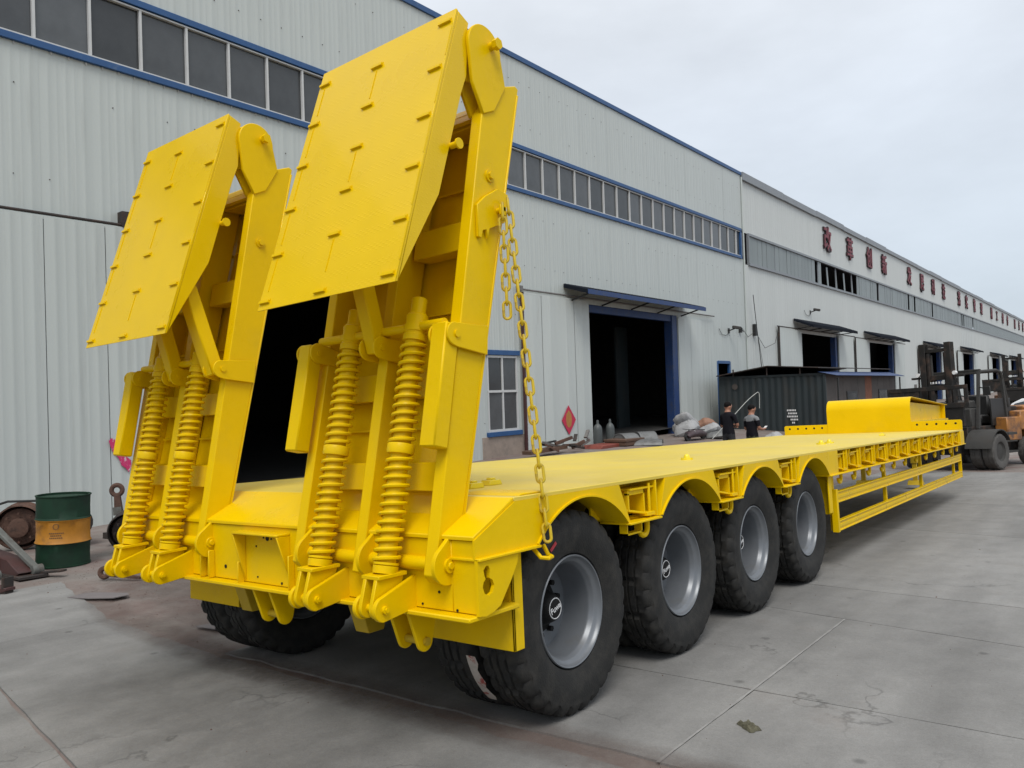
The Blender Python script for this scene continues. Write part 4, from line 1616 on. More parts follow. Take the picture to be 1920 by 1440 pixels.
# hinge brackets and spring lugs on the rear beam (right pair, then the left pair)
fixed = []
for x in (1.160, .605, .075):
    m_ = MB()
    m_.prism(arc(-.010, .930, .098, 120, 290, 16)[0:] + [(.06, .845), (.06, 1.078), (.02, 1.076)], 'x', x, x + .026)
    m_.cyl((x + .02, -.005, .930), (x + .036, -.005, .930), .036, 18)
    m_.cyl((x + .034, -.005, .930), (x + .050, -.005, .930), .020, 8)
    fixed.append(tp('hinge_bracket', m_, bevel=.003))
for xx, _, _ in SP:
    for s in (-.085, .060):
        m_ = MB()
        x = xx + s
        m_.prism(arc(-.212, .728, .062, 100, 262, 14) + [(.015, .695), (.015, .865)], 'x', x, x + .026)
        fixed.append(tp('spring_lug', m_, bevel=.003))
    m_ = MB()
    m_.cyl((xx - .10, -.212, .728), (xx + .104, -.212, .728), .021, 12)
    m_.cyl((xx + .098, -.212, .728), (xx + .112, -.212, .728), .013, 6)
    fixed.append(tp('lug_pin', m_, bevel=0))
DX = -2.165
TL = Matrix.Translation((.57 - 2.178, .015, .93)) @ Matrix.Rotation(R(.85), 4, 'Y') @ Matrix.Rotation(R(1.8), 4, 'X') @ Matrix.Translation((-.57, 0, -.93))
ramp2 = copy_part(ramp, trailer, TL)
flap2 = copy_part(flapo, trailer, TL)
for c in list(children(ramp2)):               # no chain on the far ramp; its outer leg is folded up
    if c.name.startswith('chain_bracket'):
        bpy.data.objects.remove(c)
legs = [c for c in children(ramp2) if c.name.startswith('support_leg')]
up = MB()
up.beam((1.06, .140, 2.07), (.98, .0, 2.68), .115, .10, up=(0, -1, 0))
legs[0].data = up.mesh('support_leg', [M['yellow']])
for o in fixed:
    copy_part(o, trailer, Matrix.Translation((DX, 0, 0)))

# ------------------------------------------------------------------ safety chain
def link_geo(L, w, r_):
    path = []
    a = L / 2 - w / 2
    for i in range(9):
        t = R(-90 + 180 * i / 8)
        path.append((a + w / 2 * math.cos(t), w / 2 * math.sin(t), 0))
    for i in range(9):
        t = R(90 + 180 * i / 8)
        path.append((-a + w / 2 * math.cos(t), w / 2 * math.sin(t), 0))
    mb = MB()
    mb.tube(path, r_, 7, closed=True)
    return mb.mesh('chain_link', [M['chain']])
chain = thing('safety_chain', 'yellow steel chain hanging from the near ramp down to the trailer side', 'chain', (1.20, .52, 2.80))
lk = link_geo(.098, .040, .0085)
def run_links(pts, pitch):
    # resample polyline by pitch
    P = [Vector(p) for p in pts]
    seg = []
    acc = 0
    samples = [P[0]]
    for a, b in zip(P, P[1:]):
        d = (b - a).length
        t = pitch - acc
        while t <= d:
            samples.append(a + (b - a) * (t / d))
            t += pitch
        acc = d - (t - pitch)
    for i, (a, b) in enumerate(zip(samples, samples[1:])):
        t = (b - a).normalized()
        base = Vector((1, 0, 0)) if i % 2 else Vector((.75, -.66, 0))
        base = Vector((.62, -.78, 0)) if i % 2 == 0 else Vector((.78, .62, 0))
        s = (base - t * base.dot(t)).normalized()
        n_ = t.cross(s)
        c_ = (a + b) / 2
        o = link('chain_link', lk, chain, True)
        o.matrix_basis = Matrix(((t.x, s.x, n_.x, c_.x), (t.y, s.y, n_.y, c_.y), (t.z, s.z, n_.z, c_.z), (0, 0, 0, 1)))
def sag(p0, p1, k, n=40):
    p0, p1 = Vector(p0), Vector(p1)
    return [p0.lerp(p1, i / n) + Vector((0, 0, -k * 4 * (i / n) * (1 - i / n))) + Vector((0.0, .0, 0)) for i in range(n + 1)]
run_links(sag((1.205, .575, 2.90), (1.395, .560, .955), .0), .080)
run_links(sag((1.205, .525, 2.86), (1.205, .530, 2.20), 0), .080)
m_ = MB()
pth = [(1.33, .60, .957), (1.36, .60, .905), (1.40, .58, .90), (1.415, .53, .90), (1.385, .50, .905), (1.33, .50, .957)]
m_.tube(pth, .012, 8)
tp('chain_eye', m_, bevel=0)

# ------------------------------------------------------------------ container hut beside the hall
hut = thing('shipping_container', 'dark green steel container with blue awning and sheet roof against the white hall', 'container', mtx=TB @ Matrix.Translation((0, 33, 0)))
cx0, cx1, cz0, cz1, cyl_ = -14.3, -9.68, -.62, 2.06, 12.2
def corr(mb, x0, x1, y, z0, z1, pitch=.28, d=.036):
    n = round((x1 - x0) / pitch)
    p = (x1 - x0) / n
    pts = []
    for i in range(n):
        a = x0 + i * p
        pts += [(a, 0), (a + p * .25, 0), (a + p * .5, d), (a + p * .75, d)]
    pts.append((x1, 0))
    k = len(pts)
    vs = [(x, y + dy, z0) for x, dy in pts] + [(x, y + dy, z1) for x, dy in pts]
    mb.add(vs, [(i, i + 1, k + i + 1, k + i) for i in range(k - 1)])
mb = MB()
corr(mb, cx0 + .1, cx1 - .1, .02, cz0 + .12, cz1 - .1)
obj('corrugated_wall', mb, 'container', hut)
mb = MB()
for x in (cx0, cx1 - .11):
    mb.box(x, x + .11, 0, .11, cz0, cz1)
mb.box(cx0 + .11, cx1 - .11, 0, .09, cz1 - .1, cz1)
mb.box(cx0 + .11, cx1 - .11, 0, .09, cz0, cz0 + .13)
mb.box(cx0, cx1 - .05, .13, cyl_, cz1 - .04, cz1)
mb.box(cx0, cx0 + .05, .13, cyl_, cz0, cz1 - .05)
mb.box(cx0 + .06, cx1, cyl_, cyl_ + .05, cz0, cz1)
obj('frame', mb, 'container', hut, bevel=.008)
nb = 10
w = (cyl_ - .15) / nb
for i in range(nb):                          # boarded long side
    mb = MB()
    mb.box(cx1 - .05, cx1 - .01, .12 + w * i + .008, .12 + w * (i + 1) - .008, cz0, cz1 - .05)
    obj('side_board', mb, 'rust_panel' if i == 5 else 'shed_brown', hut)
for y0_ in (3.0, 8.6):
    mb = MB()
    mb.box(cx1 - .005, cx1 + .02, y0_, y0_ + 1.7, .2, 1.25)
    f_ = obj('window', mb, 'black', hut)
    p = MB()
    p.box(cx1 + .021, cx1 + .026, y0_ + .08, y0_ + 1.6, .28, 1.18)
    obj('pane', p, 'glass', f_)
mb = MB()
mb.add([(cx1 - .3, -.1, cz1 + .06), (cx1 - .3, cyl_, cz1 + .06), (cx1 + .45, cyl_ + .2, cz1 - .16), (cx1 + .45, .0, cz1 - .12)], [(0, 3, 2, 1)])
mb.add([(cx1 - .3, -.1, cz1 + .04), (cx1 - .3, cyl_, cz1 + .04), (cx1 + .45, cyl_ + .2, cz1 - .18), (cx1 + .45, .0, cz1 - .14)], [(0, 1, 2, 3)])
obj('awning', mb, 'blue_dark', hut)
mb = MB()
mb.prism([(cx0, cz1 + .02), (cx0 + 2.3, cz1 + .36), (cx1 - .2, cz1 + .20), (cx1 - .2, cz1 + .24), (cx0 + 2.3, cz1 + .40), (cx0, cz1 + .06)], 'y', -.25, cyl_)
for x in (cx0 + .7, cx0 + 2.2, cx0 + 3.6):
    mb.box(x, x + .05, -.1, -.05, cz1 - .02, cz1 + .3)
obj('roof_sheet', mb, 'rust_dark', hut)
mb = MB()
mb.box(cx1 + .36, cx1 + .42, 11.4, 11.46, -.6, cz1 - .22)
mb.box(cx1 + .36, cx1 + .42, .3, .36, -.6, cz1 - .22)
obj('awning_post', mb, 'black', hut)
mb = MB()                                    # stencilled block of tiny white lines
for i, (dx, w_) in enumerate(((0, .42), (.04, .40), (.0, .44), (.14, .34), (.2, .12))):
    x = -11.30 + dx
    j = 0
    while j < w_ - .04:
        mb.box(x + j, x + j + .045, -.004, .0, .50 - i * .13, .57 - i * .13)
        j += .065
st = obj('stencil', mb, 'white_print', hut)
st['kind'] = 'stuff'
mb = MB()
mb.cyl((-13.55, -.01, 1.60), (-13.55, -.006, 1.60), .13, 20)
obj('round_mark', mb, 'shed_brown', hut)

def on_yard(x, y, dz=0):
    return (x, y, gz(x, y) + dz)
# pale hose that arches up beside the container
mb = MB()
pts = [b2w(*p) for p in ((-8.55, 19.2, .25), (-8.35, 20.0, .75), (-8.15, 20.6, 1.18), (-8.02, 21.0, 1.40), (-7.98, 21.08, 1.41), (-7.97, 21.1, 1.30), (-7.98, 21.1, .98))]
sm = []
for i in range(len(pts) - 1):
    for t in range(6):
        p0, p1, p2, p3 = pts[max(i - 1, 0)], pts[i], pts[i + 1], pts[min(i + 2, len(pts) - 1)]
        u = t / 6
        sm.append(.5 * ((2 * p1) + (p2 - p0) * u + (2 * p0 - 5 * p1 + 4 * p2 - p3) * u * u + (3 * p1 - p0 - 3 * p2 + p3) * u ** 3))
sm.append(pts[-1])
mb.tube(sm, .009, 7)
tag(obj('air_hose', mb, 'hose'), 'pale thin hose arching up behind the two standing men', 'hose')

# ------------------------------------------------------------------ wall fittings
def camera_fixture(x, y, z, label):
    t = thing('security_camera', label, 'camera', mtx=TB @ Matrix.Translation((x, y, z)))
    m_ = MB()
    m_.beam((0, 0, -.1), (.35, 0, .0), .05, .05)
    m_.box(-.02, .02, -.08, .08, -.22, .02)
    obj('bracket', m_, 'black', t)
    m_ = MB()
    m_.beam((.25, -.12, .06), (.50, .22, .0), .13, .13)
    obj('camera_body', m_, 'fork_grey', t, bevel=.01)
    m_ = MB()
    m_.tube([(0, 0, -.2), (.02, -.4, -.35), (.02, -.9, -.3), (.02, -1.2, -.05)], .012, 6)
    obj('cable', m_, 'black', t)
camera_fixture(XW + .02, 36.0, 4.42, 'small security camera with a drooping cable on the grey wall')
camera_fixture(XW, 48.6, 6.1, 'security camera high on the white wall under the broken panes')
mb = MB()
mb.tube([(XW + .25, 38.7, 6.25), (XW + .22, 39.1, 4.7), (XW + .18, 39.8, 2.2)], .02, 6)
mb.tube([(XW + .25, 38.7, 6.25), (XW + .1, 39.5, 4.4), (XW + .1, 40.3, 2.2)], .012, 6)
mb.box(XW, XW + .15, 39.15, 39.35, 4.2, 4.8)
mb.tube([(XW + .1, 39.2, 4.4), (XW + .1, 40.5, 3.6), (XW + .1, 42.0, 3.9), (XW + .1, 42.6, 4.6)], .012, 6)
mb.tube([(XW + .1, 39.2, 4.4), (XW + .1, 38.2, 4.1), (XW + .1, 37.4, 4.55)], .012, 6)
o = obj('cable_mast', mb, 'black')
o.matrix_basis = TB
tag(o, 'thin leaning mast with loose cables at the corner between the grey and white walls', 'mast')
mb = MB()
mb.box(0, .12, -.05, .12, -.22, .03)
mb.beam((.12, 0, .0), (.18, .12, -.2), .03, .03)
o = obj('wall_bracket', mb, 'black')
o.matrix_basis = TB @ Matrix.Translation((XW, 37.3, 4.5))
tag(o, 'small dark bracket with hook on the grey wall left of the cable mast', 'bracket')

# ------------------------------------------------------------------ oil drum
drum = thing('oil_drum', 'green oil drum with a weathered orange middle band standing in front of the grey wall', 'drum', on_yard(-7.22, 1.57))
drum.rotation_euler = (R(1.0), R(2.5), .3)
DR, DH = .315, .915
def bead(z):
    return [(DR, z - .022), (DR + .010, z - .010), (DR + .012, z), (DR + .010, z + .010), (DR, z + .022)]
for nm, z0, z1, mt in (('lower_band', .012, .305, 'green'), ('middle_band', .305, .605, 'orange'), ('upper_band', .605, .90, 'green')):
    pr = [(DR, z0)]
    if nm != 'lower_band':
        pr = [(DR + .012, z0), (DR + .010, z0 + .010), (DR, z0 + .022)]
    pr += [(DR - .004, (z0 + z1) / 2)]
    pr += [(DR, z1 - .022), (DR + .010, z1 - .010), (DR + .012, z1)] if nm != 'upper_band' else [(DR, z1)]
    mb = MB()
    vs = mb.lathe(pr, 48)
    for i, v in enumerate(mb.v):
        a = math.atan2(v.y, v.x)
        k = 1 + .010 * mnoise.noise(Vector((math.cos(a) * 2, math.sin(a) * 2, v.z * 3)))
        mb.v[i] = Vector((v.x * k, v.y * k, v.z))
    obj(nm, mb, mt, drum)
mb = MB()
mb.lathe([(DR - .012, .895), (DR - .012, .912), (DR + .010, .914), (DR + .012, .902), (DR + .002, .893)], 48, closed=True)
mb.lathe([(0, .885), (DR - .011, .888)], 48)
obj('rim', mb, 'green', drum)
mb = MB()
mb.lathe([(DR - .012, .0), (DR - .012, .022), (DR + .010, .020), (DR + .010, .002)], 48, closed=True)
obj('rim', mb, 'green', drum)
mb = MB()                                    # faint stencil on the orange band
for i, (z, w_) in enumerate(((.52, .0), (.44, .16), (.41, .13), (.38, .15))):
    a0 = -.95
    if i == 0:
        n = 14
        for j in range(n):
            b0, b1 = 2 * PI * j / n, 2 * PI * (j + .7) / n
            vs = []
            for b, rr in ((b0, .028), (b1, .028), (b1, .038), (b0, .038)):
                a = a0 + rr * math.cos(b) / DR
                vs.append(((DR + .003) * math.cos(a), (DR + .003) * math.sin(a), .53 + rr * math.sin(b)))
            mb.add(vs, [(0, 1, 2, 3)])
    else:
        j = -w_ / 2
        while j < w_ / 2:
            a, b = a0 + j / DR, a0 + (j + .016) / DR
            mb.add([((DR + .003) * math.cos(t), (DR + .003) * math.sin(t), zz) for t, zz in ((a, z), (b, z), (b, z + .012), (a, z + .012))], [(0, 1, 2, 3)])
            j += .022
obj('faded_stencil', mb, 'brown_box', drum)['kind'] = 'stuff'

# ------------------------------------------------------------------ scrap by the wall
def brake_drum(name, label, x, y, z, rx, rz, rad, wid, mt='rust_dark', group=None):
    t = thing(name, label, 'brake drum', (x, y, z), group=group)
    t.rotation_euler = (rx, 0, rz)
    m_ = MB()
    m_.lathe([(rad * .94, 0), (rad, .02), (rad, wid * .3), (rad * .95, wid * .33), (rad * .95, wid * .8), (rad, wid * .85), (rad, wid), (rad * .80, wid), (rad * .80, wid * .25), (rad * .42, wid * .2), (rad * .40, -.06), (rad * .28, -.07), (0, -.07), (0, -.02), (rad * .3, .0)], 40)
    obj('shell', m_, mt, t)
    for i in range(8):
        m_ = MB()
        a = 2 * PI * i / 8
        m_.cyl((rad * .62 * math.cos(a), rad * .62 * math.sin(a), -.035), (rad * .62 * math.cos(a), rad * .62 * math.sin(a), .03), .016, 6)
        obj('stud', m_, mt, t)
    return t
brake_drum('brake_drum', 'greasy brake drum with studs leaning on the wall right of the oil drum', *on_yard(-7.25, 2.45, .28), R(-80), R(52), .29, .22)
brake_drum('brake_drum', 'big rusty wheel drum on its side at the left edge beyond the grey stand', *on_yard(-9.2, 1.75, .33), R(-84), R(58), .34, .3, 'rust')
t = thing('torque_rod', 'rusty torque rod with ring end standing up behind the brake drum', 'rod', on_yard(-8.0, 2.70))
t.rotation_euler = (0, R(-4), R(50))
mb = MB()
mb.cyl((0, 0, .1), (0, 0, .52), .035, 10)
mb.box(-.07, .05, -.04, .04, .46, .58)
obj('bar', mb, 'scrap_grey', t)
mb = MB()
mb.prism([(-.055, .52), (.055, .52), (.04, .76), (-.04, .76)], 'y', -.03, .03)
mb.tube([(.075 * math.cos(2 * PI * i / 20), 0, .83 + .075 * math.sin(2 * PI * i / 20)) for i in range(20)], .035, 8, closed=True)
obj('ring_end', mb, 'rust', t)
mb = MB()
mb.beam((-8.0, 3.0, gz(-7.7, 3) + .88), (-7.35, 3.02, gz(-7, 3) + .33), .10, .14)
mb.beam((-8.17, 2.97, gz(-7.7, 3) + .86), (-7.95, 3.0, gz(-7.7, 3) + .93), .10, .12)
tag(obj('iron_bracket', mb, 'rust_dark', bevel=.008), 'dark bent iron bracket leaning above the brake drum', 'bracket')
mb = MB()
mb.beam((-8.6, 2.9, gz(-8.6, 2.9) + .30), (-7.0, 3.3, gz(-7, 3.3) + .42), .07, .07)
tag(obj('steel_bar', mb, 'rust_dark'), 'long dark steel bar resting high behind the oil drum, along the wall', 'bar')
mb = MB()
mb.beam((-8.3, 2.6, gz(-8.3, 2.6) + .15), (-6.9, 2.9, gz(-6.9, 2.9) + .1), .09, .09)
tag(obj('steel_bar', mb, 'rust_dark'), 'thick dark steel bar low on the ground behind the brake drum', 'bar')
# grey stand with a sloping arm
st = thing('suspension_stand', 'grey and maroon suspension bracket with a sloping arm lying at the left edge', 'bracket', on_yard(-6.9, 1.0))
mb = MB()
mb.beam((-.52, -.22, .66), (.30, .02, .09), .085, .05)
mb.cyl((.30, -.03, .075), (.30, .09, .075), .065, 16)
mb.beam((-1.2, -.40, .66), (-.50, -.22, .68), .16, .10)
obj('arm', mb, 'scrap_grey', st, bevel=.008)
mb = MB()
mb.beam((-.86, -.30, .05), (-.86, -.30, .62), .09, .09)
mb.beam((-.70, -.15, .05), (-.70, -.15, .60), .06, .06)
obj('post', mb, 'scrap_grey', st, bevel=.006)
mb = MB()
mb.prism([(-.9, .0), (.20, .0), (.30, .06), (-.05, .20), (-.9, .26)], 'y', -.18, .02)
mb.prism([(-.40, .06), (-.36, .06), (-.30, .22), (-.36, .22)], 'y', -.24, -.18)
obj('plate', mb, 'maroon', st, bevel=.008)
mb = MB()
mb.box(-.9, .45, -.22, .10, -.005, .03)
mb.beam((.25, .06, .03), (.62, .20, .06), .10, .025)
obj('base_plate', mb, 'rust_dark', st, bevel=.004)
mb = MB()
mb.tube([(-9.5, 1.3, gz(-9, 1.3) + .62), (-9.2, 1.6, gz(-9, 1.3) + .74), (-8.6, 1.9, gz(-9, 1.3) + .74), (-8.2, 2.0, gz(-8, 2) + .64), (-7.9, 2.2, gz(-8, 2) + .74)], .018, 7)
tag(obj('black_hose', mb, 'black'), 'black rubber hose looped behind the scrap left of the oil drum', 'hose')
rp_ = thing('axle_stub', 'rusty heap of axle parts behind the scrap left of the oil drum', 'axle part', on_yard(-9.0, 2.3))
mb = MB()
mb.cyl((-.3, .1, .30), (.3, .1, .34), .20, 18)
mb.cyl((.3, .1, .34), (.42, .1, .34), .14, 18)
mb.box(-.5, -.3, -.1, .3, .05, .5)
obj('stub_body', mb, 'rust_dark', rp_)
mb = MB()
mb.lathe([(.22, .50), (.26, .52), (.26, .56), (.20, .57), (.16, .52)], 24, closed=True)
obj('ring', mb, 'rust_dark', rp_)
le = thing('leaf_spring_end', 'maroon spring piece with grey eye lying at the lower left edge of the yard', 'spring', on_yard(-5.98, .40))
le.rotation_euler = (0, 0, R(18))
mb = MB()
mb.prism([(-.9, .0), (.10, .0), (.20, .03), (.20, .06), (.0, .07), (-.9, .12)], 'y', -.06, .06)
obj('leaf', mb, 'maroon', le, bevel=.004)
mb = MB()
mb.cyl((-.10, -.07, .17), (-.10, .07, .17), .075, 18)
mb.beam((-.7, 0, .30), (-.12, 0, .19), .06, .08)
obj('eye', mb, 'scrap_grey', le)
mb = MB()
mb.box(.14, .17, -.06, .06, .05, .17)
mb.box(-.3, .18, -.05, .05, -.01, .02)
obj('end_lug', mb, 'rust_dark', le)
mb = MB()
c_ = Vector(on_yard(-5.62, 1.38, .075))
mb.tube([c_ + Vector((math.cos(R(35)) * .05 * math.cos(2 * PI * i / 18), math.sin(R(35)) * .05 * math.cos(2 * PI * i / 18), .05 * math.sin(2 * PI * i / 18))) for i in range(18)], .030, 8, closed=True)
mb.beam(c_ + Vector((.05, .03, -.03)), c_ + Vector((.42, .22, -.06)), .05, .03)
tag(obj('rusty_bushing', mb, 'rust'), 'small rusty ring bushing on the ground beneath the far ramp', 'bushing')
mb = MB()
pts = [(-.32, -.16), (.0, -.17), (.30, -.10), (.33, .06), (.22, .13), (-.10, .12), (-.33, .06)]
mb.prism(pts, 'z', .006, .014)
o = obj('cardboard_scrap', mb, 'card')
o.location = on_yard(-4.72, .95)
o.rotation_euler = (0, R(-1), R(14))
tag(o, 'flat grey cardboard scrap lying on the dusty yard left of the trailer', 'cardboard')
mb = MB()
mb.prism([(-.14, -.10), (.14, -.06), (.10, .09), (-.10, .10)], 'z', .006, .014)
o = obj('cardboard_scrap', mb, 'card')
o.location = on_yard(-2.62, .98)
tag(o, 'small grey cardboard scrap beside the far rear tyre', 'cardboard')
mb = MB()
for j in range(9):
    for i in range(13):
        u, v = i / 12 - .5, j / 8 - .5
        h = .010 + .040 * max(0, mnoise.noise(Vector((u * 5, v * 5, 3.3)))) + .018 * abs(mnoise.noise(Vector((u * 14, v * 14, 1))))
        if max(abs(u) * 2, abs(v) * 2) > .97:
            h = 0.0
        wob = 1 + .35 * mnoise.noise(Vector((math.atan2(v, u) * 1.2, 5, 5)))
        mb.v.append(Vector((u * .13 * wob, v * .075 * wob, h * .9)))
for j in range(8):
    for i in range(12):
        mb.f.append([j * 13 + i, j * 13 + i + 1, (j + 1) * 13 + i + 1, (j + 1) * 13 + i])
        mb.m.append(0)
o = obj('rag', mb, 'rag')
o.location = on_yard(2.17, 1.25, .002)
o.rotation_euler = (0, 0, R(-38))
tag(o, 'crumpled dirty rag lying on the open concrete right of the trailer', 'rag')
# loose grit and chips around the yard
gr = MB()
rnd = random.Random(5)
for i in range(900):
    if i < 600:
        x, y = rnd.uniform(-8, -1.9), rnd.uniform(.55, 3.5)
    else:
        x, y = rnd.uniform(-6, 6), rnd.uniform(-1.5, 9)
    s = rnd.uniform(.002, .006) * (1.6 if rnd.random() < .1 else 1)
    z = gz(x, y)
    a = rnd.uniform(0, PI)
    T = Matrix.Translation((x, y, z)) @ Matrix.Rotation(a, 4, 'Z')
    gr.add([(-s, -s * .7, -.002), (s, -s * .6, -.002), (s * .8, s * .8, -.002), (-s * .7, s, -.002), (0, 0, s * .9)], [(0, 1, 4), (1, 2, 4), (2, 3, 4), (3, 0, 4)], T)
g_ = obj('gravel', gr, 'rust')
tag(g_, 'scattered grit and small stone chips on the concrete yard', 'gravel', kind='stuff')

# ------------------------------------------------------------------ goods in front of the wide doorway
def yb(xb, y_):                              # yard height in the hall frame
    w_ = b2w(xb, y_, 0)
    return gz(w_.x, w_.y) - w_.z
def hall_thing(name, label, cat, xb, y_, group=None):
    return thing(name, label, cat, mtx=TB @ Matrix.Translation((xb, y_, yb(xb, y_))), group=group)
for xb, y_, lab in ((-14.5, 23.10, 'grey gas cylinder standing just inside the wide doorway, nearer the sheet door'), (-14.5, 23.92, 'grey gas cylinder in the wide doorway beside the drum shaped tanks')):
    t = hall_thing('gas_cylinder', lab, 'gas cylinder', xb, y_, 'gas cylinders in the doorway')
    h = .60 - yb(xb, y_)
    mb = MB()
    mb.lathe([(0, 0), (.15, 0), (.155, .02), (.155, h - .34), (.135, h - .24), (.09, h - .17), (.05, h - .14), (.045, h - .13), (0, h - .13)], 20)
    obj('shell', mb, 'cylinder', t)
    mb = MB()
    mb.lathe([(.045, h - .14), (.042, h - .04), (.03, h), (0, h)], 12)
    obj('valve_cap', mb, 'cylinder', t)
for xb, y_, r_, ln, rz, top, lab in ((-13.3, 22.95, .42, .62, 70, .16, 'round backed grey wheel guard nearest the two gas cylinders'), (-13.2, 24.1, .44, .62, 50, .15, 'round backed grey wheel guard nearest the blue door frame'), (-12.6, 23.2, .46, .95, 25, -.05, 'low wide grey wheel guard lying in front of the other two')):
    t = hall_thing('wheel_guard', lab, 'wheel guard', xb, y_, 'grey wheel guards by the doorway')
    h = top - yb(xb, y_)
    T = Matrix.Rotation(R(rz), 4, 'Z')
    outer_ = [(r_ * math.cos(R(a)), h * math.sin(R(a))) for a in range(0, 181, 12)]
    inner_ = [(.94 * r_ * math.cos(R(a)), .94 * h * math.sin(R(a))) for a in range(180, -1, -12)]
    mb = MB()
    mb.prism(outer_ + inner_, 'x', -ln / 2, ln / 2, T)
    obj('shell', mb, 'grey_tank', t)
    mb = MB()
    mb.prism([(.935 * r_ * math.cos(R(a)), .935 * h * math.sin(R(a))) for a in range(0, 181, 12)], 'x', -ln / 2 + .02, -ln / 2 + .03, T)
    obj('end_plate', mb, 'grey_tank', t)
t = hall_thing('red_case', 'low faded red case on the ground in front of the doorway', 'case', -13.4, 21.55)
mb = MB()
hh = -.12 - yb(-13.4, 21.55)
mb.box(-.35, .35, -.6, .75, 0, hh - .12)
obj('body', mb, 'red_box', t, bevel=.03)
mb = MB()
mb.prism([(-.62, hh - .12), (.77, hh - .12), (.6, hh), (-.5, hh)], 'x', -.36, .36)
obj('lid', mb, 'red_box', t, bevel=.02)
t = hall_thing('brown_crate', 'brown crate with light top standing before the gas cylinders', 'crate', -13.2, 22.65)
hh = .0 - yb(-13.2, 22.65)
mb = MB()
mb.box(-.4, .4, -.6, .62, 0, hh - .08)
obj('body', mb, 'brown_box', t, bevel=.015)
mb = MB()
mb.box(-.42, .42, -.62, .64, hh - .08, hh)
obj('lid', mb, 'brown_box', t, bevel=.01)
t = hall_thing('scrap_heap', 'low heap of dark scrap offcuts on the ground below the red paper diamond', 'scrap', -13.6, 19.9)
for i in range(16):
    mb = MB()
    a = rnd.uniform(-1, 1)
    p = Vector((rnd.uniform(-.5, .5), rnd.uniform(-1.2, 1.3), rnd.uniform(.05, .35)))
    mb.beam(p, p + Vector((rnd.uniform(-.3, .3), rnd.uniform(-.7, .7), rnd.uniform(.0, .22))), rnd.uniform(.05, .14), rnd.uniform(.03, .1))
    obj('offcut', mb, rnd.choice(['rust_dark', 'rust', 'steel', 'black']), t)
mb = MB()
mb.beam((0, -2.1, .10), (.1, -.4, .16), .35, .10)
obj('plank', mb, 'brown_box', t)

def sack(label, xb, y_, z0, sx, sy, sz, mt, seed, rot=(0, 0, 0), group='woven sacks by the wall'):
    """stuffed woven sack: pillow shape with pinched seams, folds running in from the corners"""
    t = thing('woven_sack', label, 'sack', mtx=TB @ Matrix.Translation((xb, y_, z0)) @ Euler([R(a) for a in rot]).to_matrix().to_4x4(), group=group)
    n = 22
    mb = MB()
    for sgn in (1, -1):
        vs = []
        for j in range(n + 1):
            for i in range(n + 1):
                u, v = i / n * 2 - 1, j / n * 2 - 1
                e_ = max(0, (1 - u ** 4) * (1 - v ** 4)) ** .5
                pinch = 1 - .10 * (u * u * v * v) - .05 * mnoise.noise(Vector((u * 2, v * 2, seed)))
                fold = .16 * mnoise.noise(Vector((u * 2.2, v * 5.0, seed))) + .20 * abs(mnoise.noise(Vector((u * 3.1 + v * 2, v * 2.0 - u, seed + 4)))) + .07 * mnoise.noise(Vector((u * 9, v * 9, seed)))
                z = sgn * sz * e_ * (.95 + fold)
                if sgn < 0:
                    z *= .55
                bend = .12 * sz * math.sin(v * 2.1 + seed)
                vs.append((u * sx * pinch, v * sy * pinch, z + bend + sz * .5))
        fs = []
        for j in range(n):
            for i in range(n):
                q = (j * (n + 1) + i, j * (n + 1) + i + 1, (j + 1) * (n + 1) + i + 1, (j + 1) * (n + 1) + i)
                fs.append(q if sgn > 0 else q[::-1])
        mb.add(vs, fs)
    obj('sack_body', mb, mt, t)
    m_ = MB()
    m_.prism([(-sx * .75, 0), (sx * .75, 0), (sx * .6, .07), (-sx * .5, .09)], 'z', -.01, .01, Matrix.Translation((0, sy * .88, sz * .5 + .12 * sz * math.sin(2.1 * .9 + seed))))
    obj('sewn_hem', m_, mt, t)
g0 = yb(-13, 27.6)
sack('grey white woven sack at the bottom left of the pile by the wall', -13.3, 27.75, g0 + .02, .45, .52, .34, 'sack_white', 1.3, (0, -20, 10))
sack('bright white woven sack on top of the pile, peaked against the wall', -13.5, 28.0, g0 + .40, .36, .50, .24, 'sack_white', 4.2, (-34, -25, 0))
sack('brownish woven sack at the right of the pile', -13.0, 28.75, g0 + .05, .42, .52, .34, 'sack_orange', 7.7, (-22, -30, 0))
sack('pale grey woven sack slumped in front of the brownish one', -12.5, 28.1, g0 - .02, .42, .60, .26, 'sack_white', 9.1, (-12, -22, 20))
sack('small grey sack squeezed between the wall and the brownish sack', -14.0, 28.7, g0 + .25, .30, .42, .24, 'sack_white', 15.7, (20, -50, 0))
sack('flat dark grey sack on the ground at the front of the pile', -12.1, 27.5, g0 - .06, .35, .50, .16, 'grey_tank', 18.2, (0, -8, 20))
sack('pale crumpled sack alone near the drilled front plate of the trailer', -9.1, 25.35, yb(-9.1, 25.35) + .05, .36, .45, .30, 'sack_white', 12.4, (20, -25, 0), group=None)
t = hall_thing('covered_bike', 'dark maroon covered motorbike shape low in front of the sacks', 'motorbike', -12.3, 26.15)
t.scale = (.8, .8, .52)
mb = MB()
for i, (y_, z_, r_) in enumerate(((-.75, .30, .25), (-.45, .42, .26), (0, .45, .28), (.45, .40, .27), (.85, .32, .26))):
    pass
mb.tube([(0, -.85, .28), (.0, -.55, .42), (.02, 0, .46), (0, .5, .40), (0, .95, .30)], .2, 12, rs=[.14, .24, .27, .25, .16])
obj('cover', mb, 'tarp_dark', t)
mb = MB()
mb.cyl((-.05, -.75, .26), (.05, -.75, .26), .26, 20)
obj('wheel', mb, 'black', t)
mb = MB()
mb.cyl((-.05, .85, .26), (.05, .85, .26), .26, 20)
obj('wheel', mb, 'black', t)
mb = MB()
